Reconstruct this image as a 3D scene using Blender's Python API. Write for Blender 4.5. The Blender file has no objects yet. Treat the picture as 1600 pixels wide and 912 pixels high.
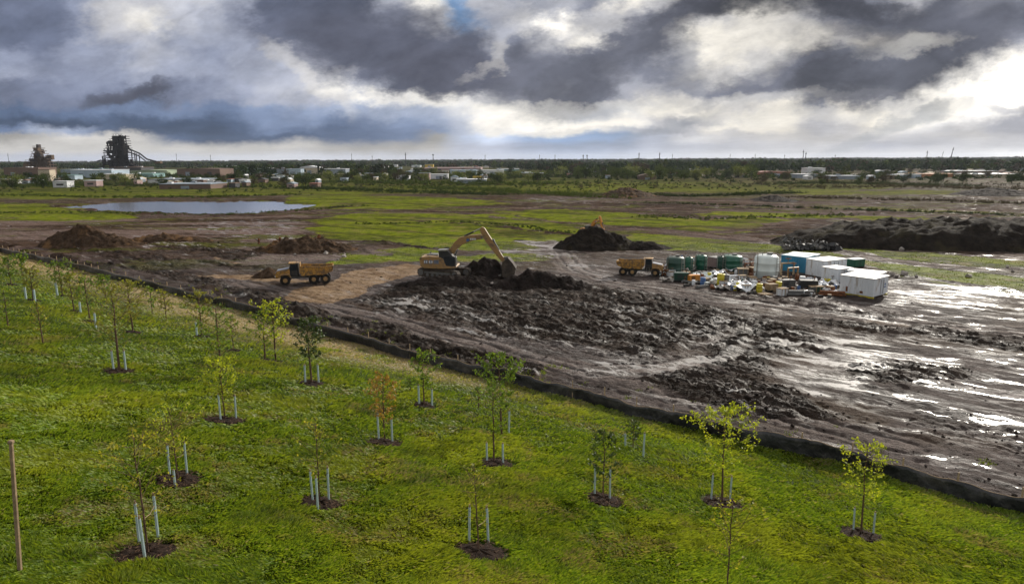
import bpy, math, random
import numpy as np
from mathutils import Matrix, Vector
R = math.radians
random.seed(7); rng = np.random.default_rng(7)
sc = bpy.context.scene

# ------------------------------------------------------------------ camera
CAM_H, PITCH, ROLL, F = 13.5, R(11.0), R(-0.26), 1067.0
cam_d = bpy.data.cameras.new('camera'); cam = bpy.data.objects.new('camera', cam_d)
sc.collection.objects.link(cam); sc.camera = cam
cam_d.sensor_width = 36; cam_d.lens = 36 * F / 1600; cam_d.clip_start = 0.3; cam_d.clip_end = 40000
cam.location = (0, 0, CAM_H)
CM = Matrix.Rotation(math.pi/2 - PITCH, 3, 'X') @ Matrix.Rotation(ROLL, 3, 'Z')
cam.rotation_euler = CM.to_euler()
CMn = np.array(CM)

# ------------------------------------------------------------------ node helper
class NT:
    def __init__(s, tree): s.t = tree; s.n = tree.nodes; s.l = tree.links; s.n.clear()
    def add(s, typ, **kw):
        nd = s.n.new(typ)
        for k, v in kw.items(): setattr(nd, k, v)
        return nd
    def put(s, sock, v):
        if isinstance(v, bpy.types.NodeSocket): s.l.new(v, sock)
        elif v is not None:
            if hasattr(sock, 'default_value'):
                try: sock.default_value = v
                except Exception: sock.default_value = tuple(v) + (1,)
    def m(s, op, a, b=None, c=None, clamp=False):
        nd = s.add('ShaderNodeMath', operation=op, use_clamp=clamp)
        s.put(nd.inputs[0], a)
        if b is not None: s.put(nd.inputs[1], b)
        if c is not None: s.put(nd.inputs[2], c)
        return nd.outputs[0]
    def vm(s, op, a, b=None, scale=None):
        nd = s.add('ShaderNodeVectorMath', operation=op)
        s.put(nd.inputs[0], a)
        if b is not None: s.put(nd.inputs[1], b)
        if scale is not None: s.put(nd.inputs['Scale'], scale)
        return nd.outputs[0]
    def mix(s, f, a, b, bt='MIX'):
        nd = s.add('ShaderNodeMix', data_type='RGBA', blend_type=bt, clamp_factor=True)
        s.put(nd.inputs[0], f)
        for k, v in ((6, a), (7, b)):
            if isinstance(v, (tuple, list)) and len(v) == 3: v = tuple(v) + (1,)
            s.put(nd.inputs[k], v)
        return nd.outputs[2]
    def ss(s, v, a, b, c=0.0, d=1.0):
        nd = s.add('ShaderNodeMapRange', interpolation_type='SMOOTHSTEP')
        s.put(nd.inputs[0], v)
        for i, q in enumerate((a, b, c, d)): s.put(nd.inputs[i+1], q)
        return nd.outputs[0]
    def noise(s, vec, scale, detail=4, rough=0.55, lac=2.0, dist=0.0, col=False):
        nd = s.add('ShaderNodeTexNoise'); s.put(nd.inputs['Vector'], vec)
        nd.inputs['Scale'].default_value = scale; nd.inputs['Detail'].default_value = detail
        nd.inputs['Roughness'].default_value = rough; nd.inputs['Lacunarity'].default_value = lac
        nd.inputs['Distortion'].default_value = dist
        return nd.outputs[1 if col else 0]
    def vm_len(s, a):
        nd = s.add('ShaderNodeVectorMath', operation='LENGTH'); s.put(nd.inputs[0], a); return nd.outputs['Value']
    def comb(s, x, y, z):
        nd = s.add('ShaderNodeCombineXYZ')
        for i, v in enumerate((x, y, z)): s.put(nd.inputs[i], v)
        return nd.outputs[0]
    def sep(s, v):
        nd = s.add('ShaderNodeSeparateXYZ'); s.put(nd.inputs[0], v); return nd.outputs
    def attr(s, name):
        nd = s.add('ShaderNodeAttribute', attribute_name=name); return nd.outputs['Fac']

# ------------------------------------------------------------------ world: broken storm clouds over a daylight sky
SUN_AZ, SUN_EL = R(36), R(24)      # azimuth clockwise from +Y (view direction), elevation
world = bpy.data.worlds.new('World'); sc.world = world; world.use_nodes = True
W = NT(world.node_tree)
def lin(v): v /= 255.0; return v/12.92 if v <= 0.04045 else ((v+0.055)/1.055)**2.4
SKY_S = 0.1                        # Background strength
ROWY = [5, 30, 60, 90, 115, 135, 155, 175, 195, 205, 215, 230, 245]
SKY = [
 [118,115,150,190,180,195,195,175, 110,95,90,95,180,225,170,190, 170,180,140,215,190,95,85,75, 75,75,105,130,180,110,170,150],
 [108,112,140,190,215,190,180,160, 110,105,90,95,150,200,150,170, 200,230,190,190,150,90,190,210, 200,160,112,95,100,85,105,105],
 [105,115,150,165,190,165,170,165, 130,115,80,95,110,105,110,180, 130,190,215,110,140,110,220,215, 225,215,200,215,190,80,90,150],
 [150,130,155,160,185,180,150,165, 170,185,100,95,105,105,130,150, 105,150,120,130,115,130,220,190, 170,85,120,130,120,80,100,210],
 [160,145,145,150,160,165,160,170, 180,195,200,130,85,90,125,160, 115,130,90,160,125,130,190,150, 130,78,90,120,130,100,200,248],
 [125,130,140,130,92,120,150,165, 185,195,215,180,90,95,125,150, 130,170,95,165,170,150,130,110, 130,90,95,110,100,150,250,252],
 [125,120,125,105,92,130,145,155, 175,180,200,215,210,215,215,200, 170,140,110,170,200,205,140,170, 170,110,140,170,95,210,250,225],
 [105,110,120,135,135,135,130,130, 150,165,180,170,175,175,200,220, 220,200,180,205,220,228,215,200, 215,140,215,165,190,220,175,180],
 [82,84,86,98,92,88,92,98, 145,148,128,128,143,165,190,220, 228,226,222,222,190,150,190,215, 222,180,200,218,215,150,180,172],
 [120,185,170,105,88,86,84,88, 130,125,108,118,135,150,185,215, 212,215,215,195,158,185,215,215, 215,185,195,210,190,158,190,175],
 [150,190,198,192,185,100,85,90, 95,100,105,110,125,145,190,205, 175,172,170,162,175,200,195,190, 195,190,190,185,168,180,190,180],
 [190,190,190,190,185,190,186,190, 190,180,165,150,155,170,185,190, 165,155,150,150,180,185,180,185, 190,190,185,165,175,185,190,190],
 [178,178,175,178,180,188,192,195, 198,195,190,190,188,186,186,186, 178,176,176,180,188,190,190,190, 190,190,185,185,190,192,196,202]]
tc = W.add('ShaderNodeTexCoord').outputs['Generated']
dx, dy, dz = W.sep(tc)[:]
fy = W.m('MAXIMUM', dy, 0.02)
u0 = W.m('DIVIDE', dx, fy); w0 = W.m('DIVIDE', dz, fy)
u0 = W.m('MINIMUM', W.m('MAXIMUM', u0, -3.0), 3.0); w0 = W.m('MINIMUM', W.m('MAXIMUM', w0, -1.0), 3.0)
# fractal warp so the mapped cloud masses get ragged, wispy edges (less near the horizon)
fn = W.comb(W.m('MULTIPLY', u0, 5.0), W.m('MULTIPLY', w0, 8.5), 1.7)
nv = W.comb(W.m('ADD', W.m('MULTIPLY', u0, 2.2), W.m('MULTIPLY', w0, -1.6)), W.m('ADD', W.m('MULTIPLY', w0, 4.4), W.m('MULTIPLY', u0, -.9)), 0.37)
wf = W.ss(w0, 0.0, 0.10, 0.25, 1.0)
n1 = W.vm('SUBTRACT', W.noise(nv, 2.6, 7, 0.60, col=True), (0.5, 0.5, 0.5))
n2 = W.vm('SUBTRACT', W.noise(fn, 2.4, 9, 0.62, col=True), (0.5, 0.5, 0.5))
a1 = W.sep(n1)[:]; a2 = W.sep(n2)[:]
du = W.m('MULTIPLY', W.m('ADD', W.m('MULTIPLY', a1[0], 0.05), W.m('MULTIPLY', a2[0], 0.15)), wf)
dw = W.m('MULTIPLY', W.m('ADD', W.m('MULTIPLY', a1[1], 0.02), W.m('MULTIPLY', a2[1], 0.08)), wf)
u = W.m('ADD', u0, du); w = W.m('ADD', w0, dw)
def rowuv(py):   # world slope of a photo row in the cloud map
    yc = (456 - py); up = yc*math.cos(PITCH) - F*math.sin(PITCH); fw = F*math.cos(PITCH) + yc*math.sin(PITCH)
    return up/fw, fw
rows = []
for py, vals in zip(ROWY, SKY):
    wv, fw = rowuv(py)
    half = 800.0/fw
    f_ = W.m('DIVIDE', W.m('ADD', u, half), 2*half)
    cr = W.add('ShaderNodeValToRGB'); W.put(cr.inputs[0], f_)
    cr.color_ramp.interpolation = 'EASE'
    els = cr.color_ramp.elements
    while len(els) < 32: els.new(0.5)
    for i, v in enumerate(vals):
        x = (i+0.5)/32
        v = v+2 if v < 200 else v+3; v = v+7 if py >= 215 and v > 140 else v; L = lin(v); L = L*1.05 if v < 200 else L*(1.05+0.012*(v-200))
        k = max(0.0, min(1.0, (v-80)/140.0))
        left = max(0.0, min(1.0, (0.62-x)/0.35))
        low = 1.0 if 160 < py < 225 and 0.0 < x < 0.62 else (0.5 if py >= 225 else 0.0)
        mid_ = max(0.0, 1-abs(x-.56)/.16) if py >= 215 else 0.0; low = max(0.0, low-.5*(py >= 225)); dark = (0.88-0.08*left-0.16*low-.09*mid_, 0.955-0.01*low, 1.24+0.20*left+0.20*low+.06*mid_)
        if i == 14 and py < 40: dark = (0.55, 0.9, 1.5); k = 0.1
        wr = max(0.0, min(1.0, (x-.45)/.3)); warm = (1.035+.03*wr, 1.0, 0.935-.05*wr) if py < 225 else (1.02+.02*wr, 1.0, 0.985-.04*wr)
        t = k*k*(1-.75*mid_)
        if py in (215, 230) and x < .45 and v > 150: t = 1.0; warm = (1.03, 1.0, .96)
        c = tuple(L*(dark[j]*(1-t)+warm[j]*t) for j in range(3))
        els[i].position = x; els[i].color = c + (1,)
    rows.append((wv, cr.outputs[0]))
rows.sort(key=lambda r: r[0])
col = rows[0][1]
for (wa, _), (wb, cb) in zip(rows[:-1], rows[1:]):
    col = W.mix(W.ss(w, wa, wb), col, cb)
# crisper individual cloud masses: px, py, radii, tilt, grey, softness
BL = [(600,75,170,48,10,97,.5),(705,112,85,30,4,97,.35),(830,118,62,40,-30,108,.4),(885,135,52,36,-38,96,.35),(985,78,100,26,-38,104,.4),(1075,28,80,24,-35,92,.4),
 (1285,118,78,42,8,84,.3),(1395,138,55,30,-14,92,.3),(1175,130,85,17,-20,120,.5),(1465,75,105,46,8,80,.4),(1370,30,150,22,-6,100,.5),(1240,8,150,14,2,74,.5),(1545,30,60,60,-50,105,.6),
 (215,146,58,13,-14,90,.5),(1155,70,88,42,-12,228,.5),(1540,140,110,36,-20,254,.7),(1560,150,70,24,-10,255,.8),(1000,165,230,10,-2,230,.6),(1330,182,200,9,-3,228,.6),(480,125,70,16,40,222,.5),(190,28,55,26,-15,215,.6),
 (1065,194,75,7,-14,160,.6),(1580,168,45,7,3,160,.5),(1345,218,120,7,-22,168,.8),(1430,185,45,9,-18,158,.6),(1425,75,45,11,-12,215,.9),(765,88,34,10,-38,205,.8)]
def dirw(px, py):
    v = CMn @ np.array([px-800.0, 456.0-py, -F]); return v[0]/v[1], v[2]/v[1]
for (bx_, by_, ra, rb, tl, g_, so_) in BL:
    bu, bw = dirw(bx_, by_); ct, st_ = math.cos(R(-tl)), math.sin(R(-tl))
    pu = W.m('SUBTRACT', u, bu); pw = W.m('SUBTRACT', w, bw)
    e1 = W.m('MULTIPLY', W.m('ADD', W.m('MULTIPLY', pu, ct), W.m('MULTIPLY', pw, st_)), F/ra)
    e2 = W.m('MULTIPLY', W.m('SUBTRACT', W.m('MULTIPLY', pw, ct), W.m('MULTIPLY', pu, st_)), F/rb)
    q = W.m('ADD', W.m('MULTIPLY', e1, e1), W.m('MULTIPLY', e2, e2))
    L = lin(g_)*(1 if g_ < 240 else 1.6); xx_ = bx_/1600
    if g_ > 170: cc_ = (L*1.04, L, L*(.92 if xx_ > .5 else .95))
    elif by_ > 180: cc_ = (L*.93, L*.99, L*1.08)
    else: cc_ = (L*.90, L*.955, L*(1.30 if xx_ < .5 else 1.22))
    col = W.mix(W.m('MULTIPLY', W.ss(q, 1.25+so_*2.2, max(0.0, .55-so_*.9)), .75 if g_ < 130 else .42), col, cc_)
# fine cloud texture
det = W.m('ADD', W.m('MULTIPLY', W.noise(nv, 3.4, 9, 0.64, dist=0.3), .55), W.m('MULTIPLY', W.noise(fn, 3.1, 9, 0.62, dist=.25), .45))
det = W.ss(det, 0.34, 0.66, 0.76, 1.22)
det = W.m('ADD', 1.0, W.m('MULTIPLY', W.m('SUBTRACT', det, 1.0), wf))
lowt = W.ss(W.noise(W.comb(W.m('MULTIPLY', u0, 5), W.m('MULTIPLY', w0, 38), 2.2), 1.3, 6, .62), .3, .7, .86, 1.10)
det = W.m('MULTIPLY', det, W.m('ADD', 1.0, W.m('MULTIPLY', W.m('SUBTRACT', lowt, 1.0), W.ss(w0, .09, .03))))
col = W.vm('SCALE', col, scale=det)
# the rest of the sky (overhead, sides, behind): bright broken overcast over real sky
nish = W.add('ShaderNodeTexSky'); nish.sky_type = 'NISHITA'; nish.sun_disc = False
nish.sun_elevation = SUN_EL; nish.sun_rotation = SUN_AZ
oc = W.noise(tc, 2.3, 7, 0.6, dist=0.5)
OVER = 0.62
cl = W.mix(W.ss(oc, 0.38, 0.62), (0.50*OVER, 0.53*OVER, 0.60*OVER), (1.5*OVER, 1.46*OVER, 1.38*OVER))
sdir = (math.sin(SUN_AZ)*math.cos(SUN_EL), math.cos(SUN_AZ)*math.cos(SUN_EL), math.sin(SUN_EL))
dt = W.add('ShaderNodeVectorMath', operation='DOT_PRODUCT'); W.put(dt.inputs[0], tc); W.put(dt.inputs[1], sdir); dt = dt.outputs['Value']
added_glow = W.m('ADD', W.m('MULTIPLY', W.ss(dt, .70, 1.0), 1.6), W.m('MULTIPLY', W.m('POWER', W.m('MAXIMUM', dt, 0.0), 40), 3.5))  # unseen glow round the sun, added above the view to brighten puddles and mud
cl = W.vm('ADD', cl, W.vm('SCALE', W.mix(0.0, (1.0, .93, .82), (1, 1, 1)), scale=W.m('MULTIPLY', added_glow, W.ss(oc, .36, .60, .25, 1.0))))
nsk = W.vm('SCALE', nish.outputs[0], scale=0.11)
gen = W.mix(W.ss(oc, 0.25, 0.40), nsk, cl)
top_w, _ = rowuv(5)
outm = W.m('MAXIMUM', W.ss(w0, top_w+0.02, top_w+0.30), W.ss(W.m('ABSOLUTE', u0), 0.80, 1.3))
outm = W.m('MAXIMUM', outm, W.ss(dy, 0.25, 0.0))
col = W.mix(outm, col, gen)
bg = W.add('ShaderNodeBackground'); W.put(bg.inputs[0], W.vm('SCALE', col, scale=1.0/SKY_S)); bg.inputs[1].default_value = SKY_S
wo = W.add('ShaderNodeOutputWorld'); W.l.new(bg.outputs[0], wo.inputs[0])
world.cycles.sampling_method = 'MANUAL'; world.cycles.sample_map_resolution = 512

sun_d = bpy.data.lights.new('sun', 'SUN'); sun_d.energy = 4.8; sun_d.angle = R(2.0); sun_d.color = (1.0, 0.93, 0.82)
sun = bpy.data.objects.new('sun', sun_d); sc.collection.objects.link(sun)
sd = Vector((math.sin(SUN_AZ)*math.cos(SUN_EL), math.cos(SUN_AZ)*math.cos(SUN_EL), math.sin(SUN_EL)))
sun.rotation_euler = sd.to_track_quat('Z', 'Y').to_euler()

vs = sc.view_settings; vs.view_transform = 'Standard'; vs.look = 'None'; vs.gamma = 1; vs.exposure = 0.0; vs.use_curve_mapping = False
sc.render.engine = 'CYCLES'
cy = sc.cycles; cy.use_denoising = True; cy.max_bounces = 5; cy.diffuse_bounces = 2; cy.glossy_bounces = 2
cy.transmission_bounces = 2; cy.transparent_max_bounces = 4; cy.caustics_reflective = False; cy.caustics_refractive = False
cy.use_adaptive_sampling = True; cy.adaptive_threshold = 0.02; cy.sample_clamp_indirect = 4

# ------------------------------------------------------------------ projection helpers (photo pixel -> real point on the terrain)
def ray(px, py):
    v = CMn @ np.array([px-800.0, 456.0-py, -F]); return v
def proj(p):
    q = CMn.T @ (np.array(p) - np.array([0, 0, CAM_H])); return 800+F*q[0]/-q[2], 456-F*q[1]/-q[2]
def plane_pt(px, py, z=0.0):
    v = ray(px, py); t = (z-CAM_H)/v[2]; return v[0]*t, v[1]*t

# ------------------------------------------------------------------ numpy noise
def vnoise(x, y, seed=0):
    xi = np.floor(x).astype(np.int64); yi = np.floor(y).astype(np.int64); fx = x-xi; fy_ = y-yi
    fx = fx*fx*fx*(fx*(fx*6-15)+10); fy_ = fy_*fy_*fy_*(fy_*(fy_*6-15)+10)
    def h(a, b):
        n = (a*374761393 + b*668265263 + seed*1442695041) & 0xffffffff
        n = ((n ^ (n >> 13))*1274126177) & 0xffffffff; n = n ^ (n >> 16)
        return (n & 0xffff)/65535.0
    a = h(xi, yi); b = h(xi+1, yi); c = h(xi, yi+1); d = h(xi+1, yi+1)
    return (a*(1-fx)+b*fx)*(1-fy_) + (c*(1-fx)+d*fx)*fy_
def fbm(x, y, o=4, seed=0, g=0.5):
    s = 0; a = 1; t = 0
    for i in range(o):
        s = s + a*(vnoise(x, y, seed+i*17)-0.5); t += a; a *= g; x = x*2.03+3.1; y = y*2.03+7.7
    return s/t*2
def sst(v, a, b): t = np.clip((v-a)/(b-a), 0, 1); return t*t*(3-2*t)

# ------------------------------------------------------------------ zones painted on the ground, in metres
class Poly:
    def __init__(s, pts, soft=1.0, val=1.0):
        s.p = np.array([plane_pt(*q) for q in pts]); s.soft = soft; s.val = val
    def ev(s, x, y):
        out = np.zeros(x.shape); lo = s.p.min(0)-s.soft*4-3; hi = s.p.max(0)+s.soft*4+3
        k = (x > lo[0]) & (x < hi[0]) & (y > lo[1]) & (y < hi[1])
        if not k.any(): return out
        X = x[k]; Y = y[k]; ins = np.zeros(X.shape, bool); dm = np.full(X.shape, 1e9)
        n = len(s.p)
        for i in range(n):
            ax, ay = s.p[i]; bx, by = s.p[(i+1) % n]
            c = ((ay > Y) != (by > Y)) & (X < (bx-ax)*(Y-ay)/(by-ay+1e-12)+ax); ins ^= c
            t = np.clip(((X-ax)*(bx-ax)+(Y-ay)*(by-ay))/((bx-ax)**2+(by-ay)**2+1e-9), 0, 1)
            dm = np.minimum(dm, np.hypot(X-ax-t*(bx-ax), Y-ay-t*(by-ay)))
        sd_ = np.where(ins, dm, -dm)
        out[k] = s.val*sst(sd_, -s.soft, s.soft)
        return out
class Stroke:
    def __init__(s, pts, wid, soft=0.8, val=1.0):
        s.p = np.array([plane_pt(*q) for q in pts]); s.w = wid; s.soft = soft; s.val = val
    def dist(s, X, Y):
        dm = np.full(X.shape, 1e9)
        for i in range(len(s.p)-1):
            ax, ay = s.p[i]; bx, by = s.p[i+1]
            t = np.clip(((X-ax)*(bx-ax)+(Y-ay)*(by-ay))/((bx-ax)**2+(by-ay)**2+1e-9), 0, 1)
            dm = np.minimum(dm, np.hypot(X-ax-t*(bx-ax), Y-ay-t*(by-ay)))
        return dm
    def ev(s, x, y):
        out = np.zeros(x.shape); m_ = s.w+s.soft+2; lo = s.p.min(0)-m_; hi = s.p.max(0)+m_
        k = (x > lo[0]) & (x < hi[0]) & (y > lo[1]) & (y < hi[1])
        if k.any(): out[k] = s.val*(1-sst(s.dist(x[k], y[k]), s.w-s.soft, s.w+s.soft))
        return out
Z = {
 'grass': [
  Poly([(-200,318),(60,318),(130,325),(185,334),(240,339),(160,346),(-200,347)], 3),
  Poly([(-200,297),(160,297),(380,294),(480,299),(470,304),(300,306),(150,311),(-200,312)], 6),
  Poly([(465,305),(560,303),(700,309),(800,318),(620,327),(500,325),(430,316)], 5, 1),
  Poly([(480,345),(580,329),(790,335),(905,356),(925,372),(850,376),(800,374),(835,388),(700,388),(560,377),(490,362)], 2.5, 1),
  Poly([(520,396),(640,384),(700,398),(830,395),(840,402),(700,408),(640,409),(520,412)], 1.2, 1),
  Poly([(760,329),(900,327),(1000,334),(1100,345),(1230,338),(1240,345),(1150,356),(1000,353),(860,345)], 3, 1),
  Poly([(900,375),(1000,366),(1130,374),(1250,388),(1330,402),(1200,398),(1000,386)], 1.5, .8),
  Poly([(1290,383),(1420,394),(1700,416),(1700,424),(1400,407)], 1.0, .8),
  Poly([(1340,404),(1500,424),(1700,440),(1700,456),(1420,434)], 1.2, .85),
  Poly([(1230,333),(1450,338),(1800,354),(1800,364),(1400,347)], 2, .8),
  Poly([(-400,276),(1240,278),(1500,290),(1250,303),(760,301),(-400,312)], 12, .75),
  Poly([(1100,345),(1230,338),(1230,352),(1100,362)], 2, .35),
  Poly([(1240,300),(1400,297),(1700,304),(1700,309),(1400,303),(1240,304)], 4, .8), Poly([(1200,318),(1420,326),(1700,335),(1700,339),(1400,331)], 3, .6),
  Poly([(1060,333),(1210,331),(1320,336),(1280,341),(1100,340)], 3, .75), Poly([(700,404),(860,398),(900,404),(830,412),(720,411)], 1.2, .5),
  Poly([(230,410),(330,404),(360,408),(280,417)], 1, .4), Poly([(1400,425),(1600,445),(1750,462),(1600,462),(1450,443)], 1.2, .55),
  Poly([(1030,356),(1100,354),(1180,361),(1120,366)], 1.5, .7), Poly([(480,318),(560,313),(700,317),(640,322),(520,322)], 3, .8),
 ],
 'light': [
  Stroke([(470,331),(620,331),(760,328),(860,321),(980,326),(1200,332),(1700,348)], 2.0, 1.0),
  Stroke([(760,337),(950,353),(1100,367),(1300,385),(1700,408)], 1.5, .8),
  Stroke([(880,395),(900,422),(980,444),(1080,457),(1240,482),(1400,504),(1700,532)], 2.2, 1.2),
  Stroke([(380,442),(480,466),(620,503),(800,552),(1000,603),(1200,645),(1400,694)], 1.3, .8),
  Stroke([(940,580),(1050,578),(1130,562),(1175,530),(1150,505)], 1.0, .7),
  Stroke([(1000,312),(1180,316),(1400,324),(1700,336)], 2.0, .9), Stroke([(1230,372),(1330,381),(1500,397),(1700,414)], 1.2, .8), Stroke([(1340,400),(1480,415),(1700,434)], 1.2, .8),
  Stroke([(1110,362),(1200,353),(1240,344),(1200,338),(1100,342)], 1.5, 1),
  Poly([(-100,348),(300,340),(490,334),(480,366),(620,395),(520,405),(400,417),(250,387),(-100,387)], 3, .8),
  Poly([(860,302),(1240,297),(1800,300),(1800,340),(1240,330),(1050,320)], 8, .22),
  Poly([(600,262),(1800,258),(1800,300),(1240,288)], 20, .35),
  Poly([(560,470),(820,500),(1000,560),(1400,640),(1650,780),(1650,600),(1250,500),(900,450)], 4, .35),
 ],
 'sand': [
  Poly([(440,455),(520,442),(560,424),(640,412),(668,424),(600,441),(560,462),(500,474),(450,470)], 1.2),
  Stroke([(300,434),(380,430),(470,440)], 1.4, 1, .8),
  Stroke([(1330,497),(1450,511),(1700,542)], 1.0, .8, .42),
  Stroke([(100,352),(210,385),(330,400),(440,428)], 1.5, 1.2, .45),
 ],
 'dark': [
  Stroke([(-60,385),(60,402),(300,437),(450,482),(650,535),(800,572)], 1.7, 1, .9),
  Poly([(560,472),(640,441),(720,430),(850,430),(960,450),(1130,478),(1200,500),(1100,530),(1010,562),(800,530),(650,495)], 2.5, .9),
  Poly([(990,602),(1100,575),(1250,610),(1330,655),(1180,655)], 1.2, .85),
  Poly([(1160,498),(1250,508),(1300,540),(1180,545),(1120,572),(1100,540)], 1.5, .8),
  Poly([(1320,578),(1400,563),(1520,580),(1540,598),(1350,602)], 1.0, .75),
  Stroke([(1280,500),(1450,520),(1700,556)], 1.3, .8, .75), Poly([(1100,545),(1200,520),(1310,545),(1230,560),(1200,600),(1100,572)], 1.0, .7), Poly([(1240,470),(1420,492),(1400,505),(1250,482)], .8, .5),
  Stroke([(760,352),(880,366),(960,374)], 1.1, .7, .9),
  Stroke([(575,378),(640,384),(700,391)], 1.0, .7, .9),
  Stroke([(890,318),(1060,322),(1240,330)], 2.6, 1.5, .8),
  Stroke([(100,322),(160,330),(300,333),(470,326),(560,322)], 2.6, 1.5, .85),
  Poly([(210,372),(330,380),(420,395),(380,410),(240,390)], 1.5, .7),
  Stroke([(1000,306),(1100,309),(1240,313),(1420,318),(1700,322)], 1.6, 1, .6), Stroke([(1240,326),(1400,333),(1700,343)], 1.3, .8, .6),
  Stroke([(1180,400),(1300,412),(1450,437),(1700,470)], .8, .6, .6), Stroke([(640,345),(760,352),(800,358)], .8, .6, .6), Stroke([(200,398),(300,408),(420,420)], .9, .6, .7),
  Poly([(1100,455),(1330,472),(1330,482),(1200,476)], 1, .5), Poly([(1400,500),(1700,540),(1700,552),(1450,520)], .8, .6), Poly([(1440,640),(1700,700),(1700,740),(1500,680)], 2.0, .45),
  Poly([(100,375),(240,395),(330,420),(250,420),(80,392)], 1.5, .65), Poly([(380,385),(560,380),(600,396),(480,400),(390,396)], 1.5, .55),
 ],
 'wet': [
  Poly([(780,378),(880,372),(905,400),(850,404),(790,398)], 1.5, .9),
  Poly([(1380,446),(1480,452),(1580,466),(1520,488),(1400,480)], 1.2, .60),
  Poly([(1420,440),(1700,462),(1700,475),(1500,462)], 1.2, .7),
  Poly([(1150,548),(1230,520),(1330,520),(1440,565),(1350,622),(1230,604)], 1.5, .72),
  Poly([(900,560),(1060,570),(1050,592),(930,590)], 1.0, .85),
  Stroke([(1150,470),(1240,482),(1370,497)], .7, .5, .9), Poly([(900,470),(1150,500),(1320,540),(1280,560),(1000,520)], 2, .38), Poly([(620,470),(900,520),(1180,600),(1000,590),(700,520)], 2, .36),
  Poly([(205,372),(300,376),(310,387),(210,386)], 1.2, .85),
  Poly([(1500,540),(1700,545),(1700,565),(1520,552)], 1.0, .75),
  Poly([(545,465),(660,468),(820,500),(760,505),(600,482)], 1.2, .6),
  Poly([(900,400),(990,440),(940,440),(880,415)], 1.0, .6),
  Poly([(1300,520),(1650,600),(1650,700),(1380,640)], 3, .42),
  Poly([(300,345),(480,342),(470,362),(560,385),(330,372)], 3, .5),
  Poly([(860,306),(1000,312),(960,318),(800,316)], 4, .5),
  Stroke([(940,578),(1050,576),(1130,560),(1175,535)], .8, .5, .95),
 ],
 'pond': [Poly([(105,323),(170,316),(260,313.5),(400,312.5),(500,320),(450,328),(330,333),(240,331),(150,328)], 2.0)],
}
# hillside: straight toe line along the silt fence
A0 = np.array(plane_pt(1300, 716)); A1 = np.array(plane_pt(300, 464))
LD = (A1-A0)/np.linalg.norm(A1-A0); LN = np.array([-LD[1], LD[0]])
if LN[1] > 0: LN = -LN
def hill_d(x, y): return (x-A0[0])*LN[0]+(y-A0[1])*LN[1]
def hill(x, y):
    d = hill_d(x, y); s = np.maximum(d-0.3, 0)
    return 0.175*s*sst(s, -3, 6) + 0.0016*s*s*sst(s, 0, 8)*np.exp(-np.maximum(s-10, 0)/30)
def zone(k, x, y):
    x = np.asarray(x, float); y = np.asarray(y, float)
    r = np.hypot(x, y); wx = x+fbm(x/6, y/6, 3, 3)*r*.018; wy = y+fbm(x/6, y/6, 3, 9)*r*.03
    o = np.zeros(x.shape)
    for q in Z[k]: o = np.maximum(o, q.ev(wx, wy))
    return o
def rut(x, y):
    x = np.asarray(x, float); y = np.asarray(y, float); o = np.zeros(x.shape)
    for q in Z['light']:
        if isinstance(q, Stroke):
            wx = x+.5*fbm(x/5, y/5, 2, 201); wy = y+.5*fbm(x/5, y/5, 2, 202)
            d = q.dist(wx, wy); k = d < q.w+.8
            o = np.maximum(o, k*(np.exp(-((d-.75)/.22)**2)+.6*np.exp(-((d-1.7)/.25)**2)))
    return np.clip(o, 0, 1)
def terrain(x, y, zs=None):
    x = np.atleast_1d(np.asarray(x, float)); y = np.atleast_1d(np.asarray(y, float))
    if zs is None: zs = {k: zone(k, x, y) for k in ('dark', 'wet', 'pond', 'grass', 'light')}
    d = hill_d(x, y); hm = sst(d, 0, 1.5); r = np.hypot(x, y)
    z = hill(x, y)
    z = z + hm*(0.10*fbm(x/2.3, y/2.3, 3, 21) + 0.035*fbm(x/.55, y/.55, 2, 22))
    pl = 1-hm
    fade = np.exp(-np.maximum(r-300, 0)/300)
    rough = np.clip(0.38+zs['dark']*.85-zs['wet']*.12-zs['grass']*.26-zs['light']*.16, .05, 1.5)
    n = fbm(x/1.9, y/1.9, 4, 31, .6); rid = 1-np.abs(fbm(x/3.3, y/2.1, 4, 41, .55))*2.2
    s1 = (x*LD[0]+y*LD[1]); s2 = x*LN[0]+y*LN[1]
    fur = 1-np.abs(fbm(s1/7+.3*s2, s2/1.1, 4, 45, .55))*2.4; cl_ = fbm(x/.62, y/.62, 3, 47, .6)
    z = z + pl*fade*(rough*(0.27*n+0.18*rid*zs['dark']+.13*fur+.24*cl_*(r < 140)) + 0.16*fbm(x/14, y/14, 3, 51))
    z = z + pl*0.5*fbm(x/60, y/60, 2, 61)*sst(r, 120, 260)
    z = z-.13*rut(x, y)*pl*(r < 260)
    # berm of spoil just outside the silt fence
    z = z + 0.55*np.exp(-((d+2.2)/1.3)**2)*(0.7+0.6*fbm(x/4, y/4, 3, 71))*sst(r, 44, 75)
    z = z*(1-zs['pond']) + (-1.0)*zs['pond']
    z = z - 0.35*sst(r, 150, 170)*(1-sst(r, 250, 300))*(1-zs['pond'])*0
    return z
def gp(px, py, dz=0.0):
    v = ray(px, py); v = v/np.linalg.norm(v); t = np.linspace(5, 200, 3000)
    P = np.array([0, 0, CAM_H])[:, None] + v[:, None]*t
    below = P[2] < hill(P[0], P[1])
    if below.any(): tt = t[np.argmax(below)]; x, y = v[0]*tt, v[1]*tt
    else: x, y = plane_pt(px, py)
    return Vector((x, y, float(terrain(x, y)[0])+dz))
def mpp(p):   # metres per photo pixel at a point
    q = CMn.T @ (np.array(p)-np.array([0, 0, CAM_H])); return -q[2]/F

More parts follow.
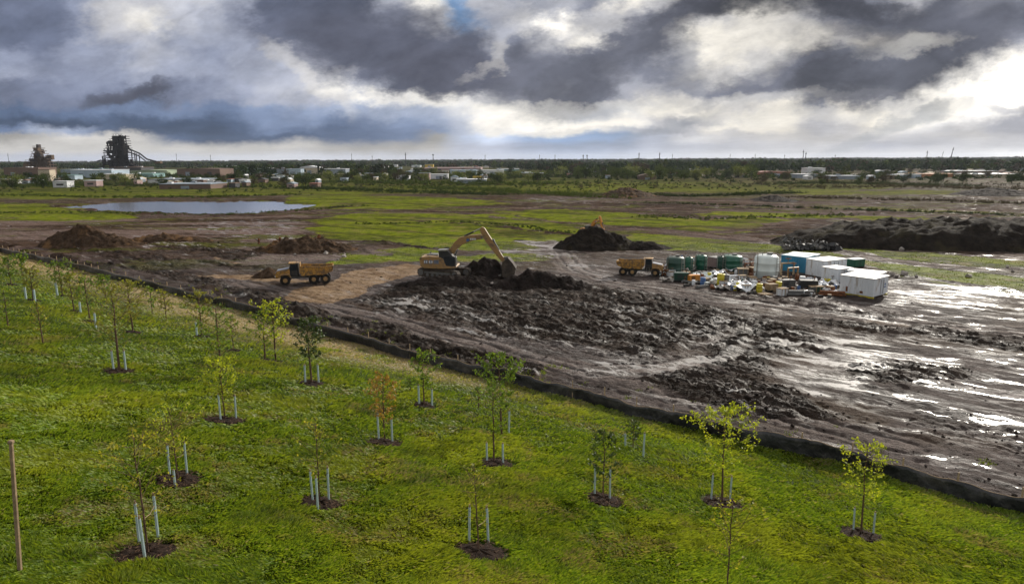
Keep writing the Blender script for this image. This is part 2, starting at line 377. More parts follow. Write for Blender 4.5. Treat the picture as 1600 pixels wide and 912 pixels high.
# ------------------------------------------------------------------ object helpers
def tag(o, label=None, cat=None, group=None, kind=None):
    if label: o['label'] = label
    if cat: o['category'] = cat
    if group: o['group'] = group
    if kind: o['kind'] = kind
    return o
def link(o): sc.collection.objects.link(o); return o
def empty(name, loc=(0, 0, 0), rz=0.0, s=1.0):
    o = link(bpy.data.objects.new(name, None)); o.location = loc; o.rotation_euler = (0, 0, rz); o.scale = (s, s, s)
    o.empty_display_size = .2; return o
def mesh_np(name, V, Fc, mat, parent=None, smooth=False, attrs=None):
    V = np.asarray(V, np.float32); Fc = np.asarray(Fc, np.int32); k = Fc.shape[1]
    me = bpy.data.meshes.new(name); me.vertices.add(len(V)); me.vertices.foreach_set('co', V.ravel())
    me.loops.add(Fc.size); me.loops.foreach_set('vertex_index', Fc.ravel())
    me.polygons.add(len(Fc)); me.polygons.foreach_set('loop_start', np.arange(0, Fc.size, k, dtype=np.int32))
    if smooth: me.polygons.foreach_set('use_smooth', np.ones(len(Fc), bool))
    for a, (typ, data) in (attrs or {}).items():
        at = me.attributes.new(a, typ, 'POINT')
        at.data.foreach_set('color' if typ == 'FLOAT_COLOR' else 'value', np.asarray(data, np.float32).ravel())
    me.update(calc_edges=True); me.validate()
    if mat: me.materials.append(mat)
    o = link(bpy.data.objects.new(name, me)); o.parent = parent; return o
class MB:
    def __init__(s): s.v = []; s.f = []
    def add(s, V, Fs):
        b = len(s.v); s.v += [tuple(q) for q in V]; s.f += [tuple(i+b for i in f) for f in Fs]; return s
    def box(s, c, d, M=None, taper=1.0):
        x, y, z = d[0]/2, d[1]/2, d[2]/2; V = []
        for dz_, k in ((-z, 1), (z, taper)):
            for a, b in ((-1, -1), (1, -1), (1, 1), (-1, 1)):
                V.append(Vector((a*x*k, b*y*k, dz_)))
        if M is not None: V = [M @ q for q in V]
        V = [q+Vector(c) for q in V]
        return s.add(V, [(3, 2, 1, 0), (4, 5, 6, 7), (0, 1, 5, 4), (1, 2, 6, 5), (2, 3, 7, 6), (3, 0, 4, 7)])
    def cyl(s, p0, p1, r0, r1=None, n=10, cap=True):
        r1 = r0 if r1 is None else r1; p0 = Vector(p0); p1 = Vector(p1); d = (p1-p0)
        q = d.to_track_quat('Z', 'Y'); V = []
        for p, r in ((p0, r0), (p1, r1)):
            for i in range(n):
                a = 2*math.pi*i/n; V.append(p+q @ Vector((r*math.cos(a), r*math.sin(a), 0)))
        Fs = [(i, (i+1) % n, n+(i+1) % n, n+i) for i in range(n)]
        if cap: Fs += [tuple(range(n-1, -1, -1)), tuple(range(n, 2*n))]
        return s.add(V, Fs)
    def tube(s, pts, rs, n=6):
        V = []; Fs = []
        for i, p in enumerate(pts):
            p = Vector(p); a = Vector(pts[max(i-1, 0)]); b = Vector(pts[min(i+1, len(pts)-1)])
            q = (b-a).to_track_quat('Z', 'Y'); r = rs[i] if hasattr(rs, '__len__') else rs
            for j in range(n):
                t = 2*math.pi*j/n; V.append(p+q @ Vector((r*math.cos(t), r*math.sin(t), 0)))
        for i in range(len(pts)-1):
            for j in range(n): Fs.append((i*n+j, i*n+(j+1) % n, (i+1)*n+(j+1) % n, (i+1)*n+j))
        Fs += [tuple(range(n-1, -1, -1)), tuple((len(pts)-1)*n+j for j in range(n))]
        return s.add(V, Fs)
    def lathe(s, prof, c=(0, 0, 0), n=20):
        V = []; Fs = []
        for r, z in prof:
            for j in range(n):
                t = 2*math.pi*j/n; V.append((c[0]+r*math.cos(t), c[1]+r*math.sin(t), c[2]+z))
        for i in range(len(prof)-1):
            for j in range(n): Fs.append((i*n+j, i*n+(j+1) % n, (i+1)*n+(j+1) % n, (i+1)*n+j))
        Fs += [tuple(range(n-1, -1, -1)), tuple((len(prof)-1)*n+j for j in range(n))]
        return s.add(V, Fs)
    def prism(s, poly, y0, y1):       # polygon in the x-z plane, extruded along y
        n = len(poly); V = [(x, y0, z) for x, z in poly]+[(x, y1, z) for x, z in poly]
        Fs = [(i, (i+1) % n, n+(i+1) % n, n+i) for i in range(n)]+[tuple(range(n-1, -1, -1)), tuple(range(n, 2*n))]
        return s.add(V, Fs)
    def build(s, name, mat, parent=None, smooth=False, bevel=0.0):
        me = bpy.data.meshes.new(name); me.from_pydata(s.v, [], s.f); me.update()
        import bmesh
        bm = bmesh.new(); bm.from_mesh(me); bmesh.ops.recalc_face_normals(bm, faces=bm.faces)
        if bevel: bmesh.ops.bevel(bm, geom=bm.edges[:], offset=bevel, segments=1, affect='EDGES', clamp_overlap=True)
        bm.to_mesh(me); bm.free()
        if smooth:
            me.polygons.foreach_set('use_smooth', [True]*len(me.polygons)); me.set_sharp_from_angle(angle=R(40))
        if mat: me.materials.append(mat)
        o = link(bpy.data.objects.new(name, me)); o.parent = parent; return o
def copy_tree(o, parent=None):
    kids = list(o.children); c = o.copy(); sc.collection.objects.link(c); c.parent = parent
    for ch in kids: copy_tree(ch, c)
    return c

# ------------------------------------------------------------------ materials
def mat_basic(name, col, rough=0.6, var=0.25, scale=3.0, dirt=None, metal=0.0, bump=0.0, dscale=1.2, dthr=(.5, .72), streak=False):
    m = bpy.data.materials.new(name); m.use_nodes = True; N = NT(m.node_tree)
    geo = N.add('ShaderNodeTexCoord').outputs['Object']
    vec = N.vm('MULTIPLY', geo, (1, 1, .25)) if streak else geo
    n = N.noise(vec, scale, 5, .65)
    c = N.mix(N.ss(n, .3, .7), tuple(q*(1-var) for q in col), tuple(min(1, q*(1+var)) for q in col))
    if dirt: c = N.mix(N.m('MULTIPLY', N.ss(N.noise(vec, dscale, 6, .7), *dthr), .85), c, dirt)
    b = N.add('ShaderNodeBsdfPrincipled'); N.put(b.inputs['Base Color'], c)
    if rough >= .7: b.inputs['Specular IOR Level'].default_value = .12
    N.put(b.inputs['Roughness'], N.ss(n, .2, .8, rough*.85, min(1, rough*1.15))); b.inputs['Metallic'].default_value = metal
    if bump:
        bp = N.add('ShaderNodeBump'); bp.inputs['Distance'].default_value = bump; N.put(bp.inputs['Height'], N.noise(geo, scale*4, 5, .6))
        N.l.new(bp.outputs[0], b.inputs['Normal'])
    o = N.add('ShaderNodeOutputMaterial'); N.l.new(b.outputs[0], o.inputs[0]); return m
def mat_leaf(name, c0, c1, trans=.45, attr=None, spec=.3):
    m = bpy.data.materials.new(name); m.use_nodes = True; N = NT(m.node_tree)
    if attr: c = N.add('ShaderNodeAttribute', attribute_name=attr).outputs['Color']
    else:
        g = N.add('ShaderNodeNewGeometry'); c = N.mix(g.outputs['Random Per Island'], c0, c1)
    d = N.add('ShaderNodeBsdfPrincipled'); N.put(d.inputs['Base Color'], c); d.inputs['Roughness'].default_value = .55
    d.inputs['Specular IOR Level'].default_value = spec; d.inputs['Roughness'].default_value = .55 if spec > .1 else .9
    t = N.add('ShaderNodeBsdfTranslucent'); N.put(t.inputs[0], N.mix(1.0, c, (1.25, 1.15, .55), 'MULTIPLY'))
    mx = N.add('ShaderNodeMixShader'); mx.inputs[0].default_value = trans
    N.l.new(d.outputs[0], mx.inputs[1]); N.l.new(t.outputs[0], mx.inputs[2])
    o = N.add('ShaderNodeOutputMaterial'); N.l.new(mx.outputs[0], o.inputs[0]); return m

def ground_mat():
    m = bpy.data.materials.new('ground'); m.use_nodes = True; N = NT(m.node_tree)
    P = N.add('ShaderNodeNewGeometry').outputs['Position']
    big = N.noise(P, .09, 6, .6); mid = N.noise(P, .55, 7, .65); fine = N.noise(P, 3.2, 6, .7)
    pat = N.noise(P, .22, 7, .62, dist=.3)
    rot = N.add('ShaderNodeVectorRotate', rotation_type='Z_AXIS'); N.put(rot.inputs['Vector'], P); rot.inputs['Angle'].default_value = -math.atan2(-LD[1], -LD[0])
    SP = N.vm('MULTIPLY', rot.outputs[0], (.22, 1, 0))      # stretched along the haul tracks
    stk = N.noise(SP, .75, 7, .66, dist=.5); stk2 = N.noise(SP, .2, 6, .6, dist=.4)
    def jit(name, k=.9, n=None, a=.38, b=.62):
        return N.ss(N.m('ADD', N.attr(name), N.m('MULTIPLY', N.m('SUBTRACT', n or mid, .5), k)), a, b)
    base = N.mix(N.ss(mid, .35, .65), (.026, .019, .017), (.062, .047, .043))
    base = N.mix(N.ss(stk2, .40, .62), base, N.mix(N.ss(fine, .3, .7), (.058, .045, .042), (.125, .099, .092)))
    base = N.mix(N.m('MULTIPLY', N.ss(stk, .50, .64), .6), base, (.026, .020, .018))
    base = N.mix(N.m('MULTIPLY', N.ss(big, .48, .62), .6), base, (.060, .038, .022))
    light = N.mix(N.ss(fine, .3, .7), (.085, .066, .059), (.185, .148, .134))
    light = N.mix(N.m('MULTIPLY', N.ss(stk, .48, .66), .75), light, (.050, .039, .036))
    light = N.mix(N.m('MULTIPLY', N.attr('rut'), .7), light, (.035, .028, .026))
    c = N.mix(N.m('MULTIPLY', jit('light', 1.1, pat), .85), base, light)
    c = N.mix(jit('sand', .6), c, N.mix(N.ss(mid, .3, .7), (.13, .078, .042), (.27, .19, .12)))
    c = N.mix(jit('dark', .7), c, N.mix(N.ss(mid, .35, .7), (.014, .010, .0075), (.056, .041, .033)))
    gcol = N.mix(N.ss(mid, .3, .7), (.065, .095, .007), (.175, .205, .012)); gcol = N.mix(N.m('MULTIPLY', N.ss(stk2, .50, .60), .75), gcol, (.034, .036, .012))
    gcol = N.mix(N.ss(pat, .5, .72), gcol, (.17, .14, .055))
    c = N.mix(jit('grass', 1.0, pat), c, gcol)
    # broad patches of bare, stained and weedy earth over the open plain
    rlen = N.vm_len(P); openp = N.ss(rlen, 75, 130)
    b1 = N.noise(N.vm('MULTIPLY', P, (.22, 1, 0)), .085, 7, .66, dist=.7); b2 = N.noise(N.vm('MULTIPLY', P, (.30, 1, 3)), .11, 7, .66, dist=.5)
    nogr = N.m('SUBTRACT', 1.0, N.m('MULTIPLY', N.attr('grass'), .7))
    c = N.mix(N.m('MULTIPLY', N.m('MULTIPLY', N.ss(b1, .50, .58), openp), nogr), c, N.mix(N.ss(mid, .35, .65), (.018, .013, .009), (.055, .038, .027)))
    c = N.mix(N.m('MULTIPLY', N.m('MULTIPLY', N.ss(b2, .53, .60), openp), .75), c, N.mix(N.ss(mid, .35, .65), (.035, .046, .008), (.090, .105, .016)))
    c = N.mix(N.m('MULTIPLY', N.m('MULTIPLY', N.ss(b2, .44, .38), openp), .4), c, (.105, .078, .066))
    dist = N.m('DIVIDE', N.m('SUBTRACT', rlen, 230.0), 260.0, clamp=True)
    fbig = N.noise(N.vm('MULTIPLY', P, (.35, 1, 0)), .022, 7, .65, dist=.6); fmid = N.noise(N.vm('MULTIPLY', P, (.5, 1, 0)), .07, 5, .6)
    farc = N.mix(N.ss(fbig, .42, .58), (.022, .030, .010), (.060, .072, .014)); farc = N.mix(N.ss(fmid, .52, .62), farc, (.060, .044, .036))
    farc = N.mix(N.ss(fmid, .47, .36), farc, (.022, .022, .015))
    right = N.m('MULTIPLY', N.ss(N.sep(P)[0], 60, 160), N.ss(fmid, .40, .52)); farc = N.mix(N.m('MULTIPLY', right, .6), farc, (.075, .054, .047))
    c = N.mix(N.m('MULTIPLY', dist, .9), c, farc)
    # hillside turf soil under the blades
    hcol = N.mix(N.ss(fine, .3, .7), (.020, .034, .006), (.055, .080, .012))
    hcol = N.mix(N.attr('straw'), hcol, N.mix(N.ss(fine, .3, .7), (.16, .12, .055), (.36, .29, .16)))
    c = N.mix(N.attr('hill'), c, hcol)
    # standing water and wet film in the hollows
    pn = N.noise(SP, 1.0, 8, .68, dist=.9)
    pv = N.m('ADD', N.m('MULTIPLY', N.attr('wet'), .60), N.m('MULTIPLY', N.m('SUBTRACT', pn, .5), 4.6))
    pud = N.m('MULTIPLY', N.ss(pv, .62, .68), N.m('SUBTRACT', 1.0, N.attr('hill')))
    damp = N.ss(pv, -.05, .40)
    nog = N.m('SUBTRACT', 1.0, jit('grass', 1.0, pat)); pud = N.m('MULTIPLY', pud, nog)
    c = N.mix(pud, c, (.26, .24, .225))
    nohill = N.m('SUBTRACT', 1.0, N.attr('hill'))
    ro = N.m('SUBTRACT', .78, N.m('MULTIPLY', N.m('MULTIPLY', damp, N.m('MULTIPLY', nog, nohill)), .22))
    ro = N.m('SUBTRACT', ro, N.m('MULTIPLY', pud, .30))
    ro = N.m('MAXIMUM', ro, .05)
    b = N.add('ShaderNodeBsdfPrincipled'); c = N.mix(N.m('MULTIPLY', openp, nogr), c, N.mix(1.0, c, (1.10, 1.0, .95), 'MULTIPLY')); N.put(b.inputs['Base Color'], c); N.put(b.inputs['Roughness'], ro)
    N.put(b.inputs['Specular IOR Level'], N.m('MULTIPLY', N.m('SUBTRACT', 1.0, N.m('MULTIPLY', N.m('MAXIMUM', dist, N.m('MULTIPLY', openp, N.m('SUBTRACT', 1.0, pud))), .97)), N.m('ADD', .05, N.m('ADD', N.m('MULTIPLY', damp, .11), N.m('MULTIPLY', pud, .5)))))
    bp = N.add('ShaderNodeBump'); bp.inputs['Distance'].default_value = .34; bp.inputs['Strength'].default_value = 1.0
    h = N.m('ADD', N.m('MULTIPLY', mid, .9), N.m('MULTIPLY', fine, .60)); h = N.m('ADD', h, N.m('MULTIPLY', N.noise(P, 1.3, 6, .7), .9))
    N.put(bp.inputs['Height'], h)
    bp2 = N.vm('NORMALIZE', N.vm('ADD', N.vm('SCALE', bp.outputs[0], scale=N.m('SUBTRACT', 1.0, N.m('MULTIPLY', pud, .985))), N.comb(0, 0, N.m('MULTIPLY', pud, 1.0))))
    N.l.new(bp2, b.inputs['Normal'])
    o = N.add('ShaderNodeOutputMaterial'); N.l.new(b.outputs[0], o.inputs[0]); return m
def soil_mat(name, c0, c1, c2=None):
    m = bpy.data.materials.new(name); m.use_nodes = True; N = NT(m.node_tree)
    P = N.add('ShaderNodeNewGeometry').outputs['Position']
    mid = N.noise(P, .9, 7, .68); fine = N.noise(P, 4.0, 6, .7); big = N.noise(P, .28, 5, .6)
    c = N.mix(N.ss(mid, .35, .68), c0, c1)
    if c2: c = N.mix(N.ss(big, .52, .66), c, c2)
    b = N.add('ShaderNodeBsdfPrincipled'); N.put(b.inputs['Base Color'], c); b.inputs['Roughness'].default_value = .8
    b.inputs['Specular IOR Level'].default_value = .02
    bp = N.add('ShaderNodeBump'); bp.inputs['Distance'].default_value = .3; bp.inputs['Strength'].default_value = 1
    N.put(bp.inputs['Height'], N.m('ADD', mid, N.m('MULTIPLY', fine, .5))); N.l.new(bp.outputs[0], b.inputs['Normal'])
    o = N.add('ShaderNodeOutputMaterial'); N.l.new(b.outputs[0], o.inputs[0]); return m

M = dict(
 ground=ground_mat(),
 yellow=mat_basic('machine_yellow', (.40, .21, .035), .5, .28, 2.5, (.085, .06, .042), dscale=2.2, dthr=(.43, .58)),
 tan=mat_basic('machine_tan', (.34, .20, .075), .5, .22, 2.0, (.11, .08, .055), dscale=2.0, dthr=(.46, .64)),
 black=mat_basic('black_steel', (.02, .02, .022), .5, .3, 4, (.09, .075, .06)),
 track=mat_basic('muddy_track', (.055, .045, .038), .75, .4, 5, (.14, .11, .085)),
 tyre=mat_basic('tyre_rubber', (.02, .019, .018), .8, .3, 6, (.085, .07, .055)),
 glass=mat_basic('cab_glass', (.02, .026, .032), .08, .2, 1),
 steel=mat_basic('bare_steel', (.35, .34, .32), .35, .2, 4, metal=.8),
 grey=mat_basic('grey_steel', (.10, .10, .10), .6, .25, 4, (.17, .13, .10)),
 bluegrey=mat_basic('blue_grey_engine_cover', (.13, .15, .20), .5, .3, 3, (.3, .28, .27)),
 white=mat_basic('white_paint', (.66, .69, .74), .45, .07, 1.5, (.28, .21, .15), dscale=1.6, dthr=(.50, .72), streak=True),
 roofw=mat_basic('white_roof', (.80, .80, .78), .5, .06, 1.0, (.45, .40, .33), dthr=(.6, .8)),
 blue=mat_basic('blue_paint', (.02, .19, .34), .45, .12, 1.5, (.12, .14, .15), dthr=(.6, .8), streak=True),
 pblue=mat_basic('pale_blue_paint', (.42, .55, .62), .5, .1, 1.5, (.3, .27, .24), dthr=(.6, .8), streak=True),
 green=mat_basic('green_tank', (.012, .095, .060), .35, .15, 1.2, (.06, .08, .06), dthr=(.6, .8), streak=True),
 dgreen=mat_basic('dark_green_tank', (.010, .050, .036), .4, .15, 1.2, (.05, .06, .05), dthr=(.6, .8), streak=True),
 poly=mat_basic('white_plastic', (.60, .66, .66), .35, .07, 1.2, (.35, .30, .24), dthr=(.62, .82), streak=True),
 rust=mat_basic('rusty_steel', (.16, .065, .03), .8, .4, 4, (.05, .03, .02)),
 wood=mat_basic('weathered_wood', (.26, .19, .12), .8, .25, 5, (.10, .07, .05)),
 paleb=mat_basic('pale_timber', (.36, .27, .17), .75, .2, 4, (.16, .11, .07), streak=True),
 stake=mat_basic('pale_green_sleeve', (.36, .46, .47), .5, .10, 3, (.2, .22, .17), dthr=(.6, .8)),
 bark=mat_basic('young_bark', (.10, .062, .045), .85, .3, 12),
 fabric=mat_basic('black_fabric', (.010, .011, .014), .42, .35, 1.2, (.085, .078, .075), bump=.06, dthr=(.46, .72), dscale=.9),
 byellow=mat_basic('yellow_plastic', (.50, .42, .02), .5, .2, 3, (.2, .15, .05)),
 bblue=mat_basic('blue_plastic', (.05, .12, .30), .5, .2, 3, (.1, .1, .1)),
 concrete=mat_basic('concrete', (.30, .28, .26), .85, .15, 2, (.15, .13, .12)),
 mulch=mat_basic('mulch', (.024, .014, .009), .95, .5, 14, (.008, .005, .004), bump=.04),
 chips=mat_basic('mulch_chips', (.075, .045, .028), .9, .5, 9),
 stone=mat_basic('pale_stone', (.3, .27, .25), .85, .2, 5),
 orange=mat_basic('orange_paint', (.55, .22, .03), .5, .15, 3, (.25, .15, .08)),
 water=None,
 soil_dark=soil_mat('dark_soil', (.010, .008, .007), (.036, .028, .025)),
 soil_brown=soil_mat('brown_soil', (.028, .018, .012), (.085, .055, .035), (.15, .085, .04)),
 soil_black=soil_mat('black_soil', (.009, .007, .006), (.030, .024, .019), (.036, .030, .018)),
)
wm = bpy.data.materials.new('water'); wm.use_nodes = True; N = NT(wm.node_tree)
P_ = N.add('ShaderNodeNewGeometry').outputs['Position']
b_ = N.add('ShaderNodeBsdfPrincipled'); b_.inputs['Base Color'].default_value = (.16, .155, .15, 1); b_.inputs['Roughness'].default_value = .07
bp_ = N.add('ShaderNodeBump'); bp_.inputs['Distance'].default_value = .006; N.put(bp_.inputs['Height'], N.noise(P_, 1.5, 4, .6)); N.l.new(bp_.outputs[0], b_.inputs['Normal'])
o_ = N.add('ShaderNodeOutputMaterial'); N.l.new(b_.outputs[0], o_.inputs[0]); M['water'] = wm

# ------------------------------------------------------------------ ground: one sheet to the horizon
fine_az = np.linspace(-44, 44, 900); coarse_l = np.linspace(-180, -46, 40); coarse_r = np.linspace(46, 180, 40)
az = np.radians(np.concatenate([coarse_l, fine_az, coarse_r]))
t_ = np.concatenate([np.linspace(2.0, .56, 120), np.linspace(.555, 0, 1000)]); rr = 13.5/(0.0007+t_); rr = np.concatenate([[0.5, 2.0, 4.5], rr[(rr > 6.5) & (rr < 12500)], [13000]])
AZ, RR = np.meshgrid(az, rr); gx = (RR*np.sin(AZ)).ravel(); gy = (RR*np.cos(AZ)).ravel()
zs = {k: zone(k, gx, gy) for k in Z}
straw = 0*gx
gd = hill_d(gx, gy)
s_al = (gx-A0[0])*LD[0]+(gy-A0[1])*LD[1]     # along the fence from the right
sw = sst(s_al, -2, 14)*(1+.9*sst(s_al, 25, 60)); 
def straw_f(x, y):
    d = hill_d(x, y); s = (x-A0[0])*LD[0]+(y-A0[1])*LD[1]
    wdt = 1.8+7.0*sst(s, -5, 40)
    return sst(d, .2, 1.0)*(1-sst(d, wdt*.55, wdt*1.25))*sst(fbm(x/1.8, y/1.8, 3, 77), -.75, .1)*sst(s, 2, 32)
straw = straw_f(gx, gy)
gz = terrain(gx, gy, zs); gr_ = np.hypot(gx, gy)
nc = len(az); nr = len(rr); ii = np.arange(nr-1)[:, None]*nc+np.arange(nc-1)[None, :]
FQ = np.stack([ii, ii+1, ii+nc+1, ii+nc], -1).reshape(-1, 4)[:, ::-1]
hillm = sst(gd, 0, .5)
far_g = sst(gr_, 280, 420)*.4
ground = mesh_np('ground', np.stack([gx, gy, gz], 1), FQ, M['ground'], smooth=True, attrs={
  'grass': ('FLOAT', np.maximum(zs['grass']*(1-zs['dark'])*(1-zs['light']*.7), far_g)*(1-hillm)), 'light': ('FLOAT', zs['light']), 'sand': ('FLOAT', zs['sand']),
  'dark': ('FLOAT', zs['dark']), 'wet': ('FLOAT', zs['wet']), 'rut': ('FLOAT', rut(gx, gy)), 'hill': ('FLOAT', hillm), 'straw': ('FLOAT', straw)})
tag(ground, 'muddy churned plain with green patches and a grassy slope', 'ground', kind='structure')
pp = [plane_pt(*q) for q in [(98,323),(165,314.5),(260,312),(400,311),(515,320),(455,330),(330,335),(240,333),(145,330)]]
V = [(x, y, -.28) for x, y in pp]+[(x, y, -.40) for x, y in pp]; n = len(pp)
mb = MB(); mb.add(V, [tuple(range(n)), tuple(range(2*n-1, n-1, -1))]+[(i, (i+1) % n, n+(i+1) % n, n+i) for i in range(n)])
tag(mb.build('pond_water', M['water']), 'pale still water of the retention pond', 'water', kind='structure')

# ------------------------------------------------------------------ soil heaps (separate mounds standing on the plain)
def heap(label, px, py, wpx, hpx, dep, mat, seed, rot=0.0, tail=0.0, sharp=1.0, rough=1.0, name='soil_heap'):
    p = gp(px, py); k = mpp(p); a = wpx*k/2; h = hpx*k*1.03; b = dep/2
    n1 = 110; n2 = 70
    U, Vv = np.meshgrid(np.linspace(-1.12, 1.12, n1), np.linspace(-1.12, 1.12, n2))
    X = U*a; Y = Vv*b; cr, sr = math.cos(rot), math.sin(rot)
    cx, cy_ = p.x, p.y+b*.9
    gx_ = cx+X*cr-Y*sr; gy_ = cy_+X*sr+Y*cr
    q = np.hypot(U, Vv)*(1+.22*fbm(gx_/3+seed, gy_/3, 3, seed)); q = np.maximum(q-tail*0, 0)
    pk = np.hypot((U+tail)/(1+tail*np.sign(U+tail)*.9), Vv); pk = np.maximum(pk, q*.85)
    prof = np.maximum(1-pk**(1.25*sharp), 0)
    z = h*(prof*(1+.28*fbm(gx_/1.8, gy_/1.8, 4, seed+3))+.13*rough*fbm(gx_/.7, gy_/.7, 3, seed+5)*sst(prof, 0, .25))
    base = terrain(gx_.ravel(), gy_.ravel()).reshape(gx_.shape)
    edge = sst(1.1-q, -.02, .12)
    zz = base+z*1.0*edge-.35*(1-edge)-.02
    ii = np.arange(n2-1)[:, None]*n1+np.arange(n1-1)[None, :]
    Fq = np.stack([ii, ii+1, ii+n1+1, ii+n1], -1).reshape(-1, 4)
    V = np.stack([gx_.ravel()-cx, gy_.ravel()-cy_, zz.ravel()-p.z], 1)
    o = mesh_np(name, V, Fq, mat, smooth=True); o.location = (cx, cy_, p.z)
    tag(o, label, 'soil heap'); return o
heap('brown soil heap with a raw orange peak at the far left by the slope', 125, 388, 175, 33, 8, M['soil_brown'], 3, tail=.35, sharp=.9)
heap('low brown spoil ridge trailing right of the orange peaked heap', 258, 379, 150, 11, 5, M['soil_brown'], 5, tail=.2)
heap('broad low heap of dark soil and roots behind the left dump truck', 465, 396, 170, 19, 9, M['soil_brown'], 8, rough=2.2, sharp=1.2)
heap('small dark soil heap just right of the large excavator cab', 758, 439, 104, 34, 5, M['soil_dark'], 11, sharp=.85)
heap('low dark ridge of dug soil that the large excavator stands behind', 700, 452, 190, 13, 5, M['soil_dark'], 12, rough=1.8)
heap('low lumpy dark ridge right of the excavator bucket', 850, 456, 170, 24, 5, M['soil_dark'], 14, rough=2.2, tail=.2)
heap('black conical soil heap hiding the small orange excavator', 940, 392, 150, 36, 9, M['soil_black'], 17, sharp=.85, tail=.1)
heap('low dark soil tail at the right foot of the black conical heap', 1015, 391, 90, 13, 5, M['soil_dark'], 19, tail=.3)
heap('long flat topped black stockpile across the right side of the plain', 1610, 393, 730, 37, 22, M['soil_black'], 23, sharp=3.2, rough=.6, rot=R(-3))
heap('small brown heap behind the left dump truck near the spoil', 415, 436, 60, 12, 3, M['soil_brown'], 29)
heap('dark earth bank in the far field behind the wheel tracks', 1225, 316, 70, 8, 20, M['soil_dark'], 31)
heap('dark earth bank at the far right edge of the plain', 1590, 308, 130, 10, 26, M['soil_dark'], 33)
heap('grey sided earth mound at the end of the scrub ditch', 985, 309, 100, 13, 22, M['soil_brown'], 35)

# stumps and roots lying on the broad low heap
def stump(px, py, s, seed, label):
    r_ = random.Random(seed); p = gp(px, py, 1.3*s)
    e = empty('tree_stump', p, r_.uniform(0, 6)); tag(e, label, 'tree stump', 'stumps and roots on the dark heap')
    MB().tube([(0, 0, -.5*s), (0, 0, .3*s), (.1*s, 0, .7*s)], [.32*s, .24*s, .2*s], 8).build('stem', M['rust'], e)
    for i in range(6):
        a = r_.uniform(0, 6.28); l = r_.uniform(.5, 1.1)*s
        MB().tube([(0, 0, .1*s), (math.cos(a)*l*.5, math.sin(a)*l*.5, r_.uniform(.2, .5)*s), (math.cos(a)*l, math.sin(a)*l, r_.uniform(.1, .9)*s)], [.13*s, .08*s, .02*s], 5).build('root', M['bark'], e)
stump(499, 389, 1.1, 1, 'reddish tree stump on the right end of the rooty dark heap')
stump(438, 386, .8, 2, 'grey upturned stump on the middle of the rooty dark heap')
stump(405, 387, .7, 3, 'small stump on the left end of the rooty dark heap')

# clods of earth over the churned ground: uncountable, one object
def clods():
    n = 70000; a = np.radians(rng.uniform(-40, 40, n)); t = rng.uniform(.07, .5, n)
    r = 13.5/t; x = r*np.sin(a); y = r*np.cos(a)
    keep = (hill_d(x, y) < -.6); x = x[keep]; y = y[keep]
    dk = zone('dark', x, y); g = zone('grass', x, y); w_ = zone('wet', x, y)
    k = (rng.random(len(x)) < .035+.95*dk**2) & (g < .4) & (w_ < .6); x = x[k]; y = y[k]; n = len(x)
    z = terrain(x, y); s = rng.gamma(1.6, .017, n)+.018; s = s*(1+np.hypot(x, y)/200)
    base = np.array([(1, 0, 0), (-1, 0, 0), (0, 1, 0), (0, -1, 0), (0, 0, 1.), (0, 0, -1)])
    f = np.array([(0, 2, 4), (2, 1, 4), (1, 3, 4), (3, 0, 4), (2, 0, 5), (1, 2, 5), (3, 1, 5), (0, 3, 5)])
    V = base[None]*rng.uniform(.55, 1.2, (n, 6, 1))+rng.normal(0, .15, (n, 6, 3))
    V = V*np.stack([s*rng.uniform(.7, 1.6, n), s*rng.uniform(.7, 1.5, n), s*.75], 1)[:, None, :]
    V = V+np.stack([x, y, z+s*.2], 1)[:, None, :]
    Fc = (f[None]+np.arange(n)[:, None, None]*6).reshape(-1, 3)
    o = mesh_np('earth_clods', V.reshape(-1, 3), Fc, soil_mat('clod_soil', (.018, .014, .012), (.075, .06, .055))); tag(o, 'loose dark clods of earth strewn over the churned ground', 'earth clods', kind='stuff')
clods()

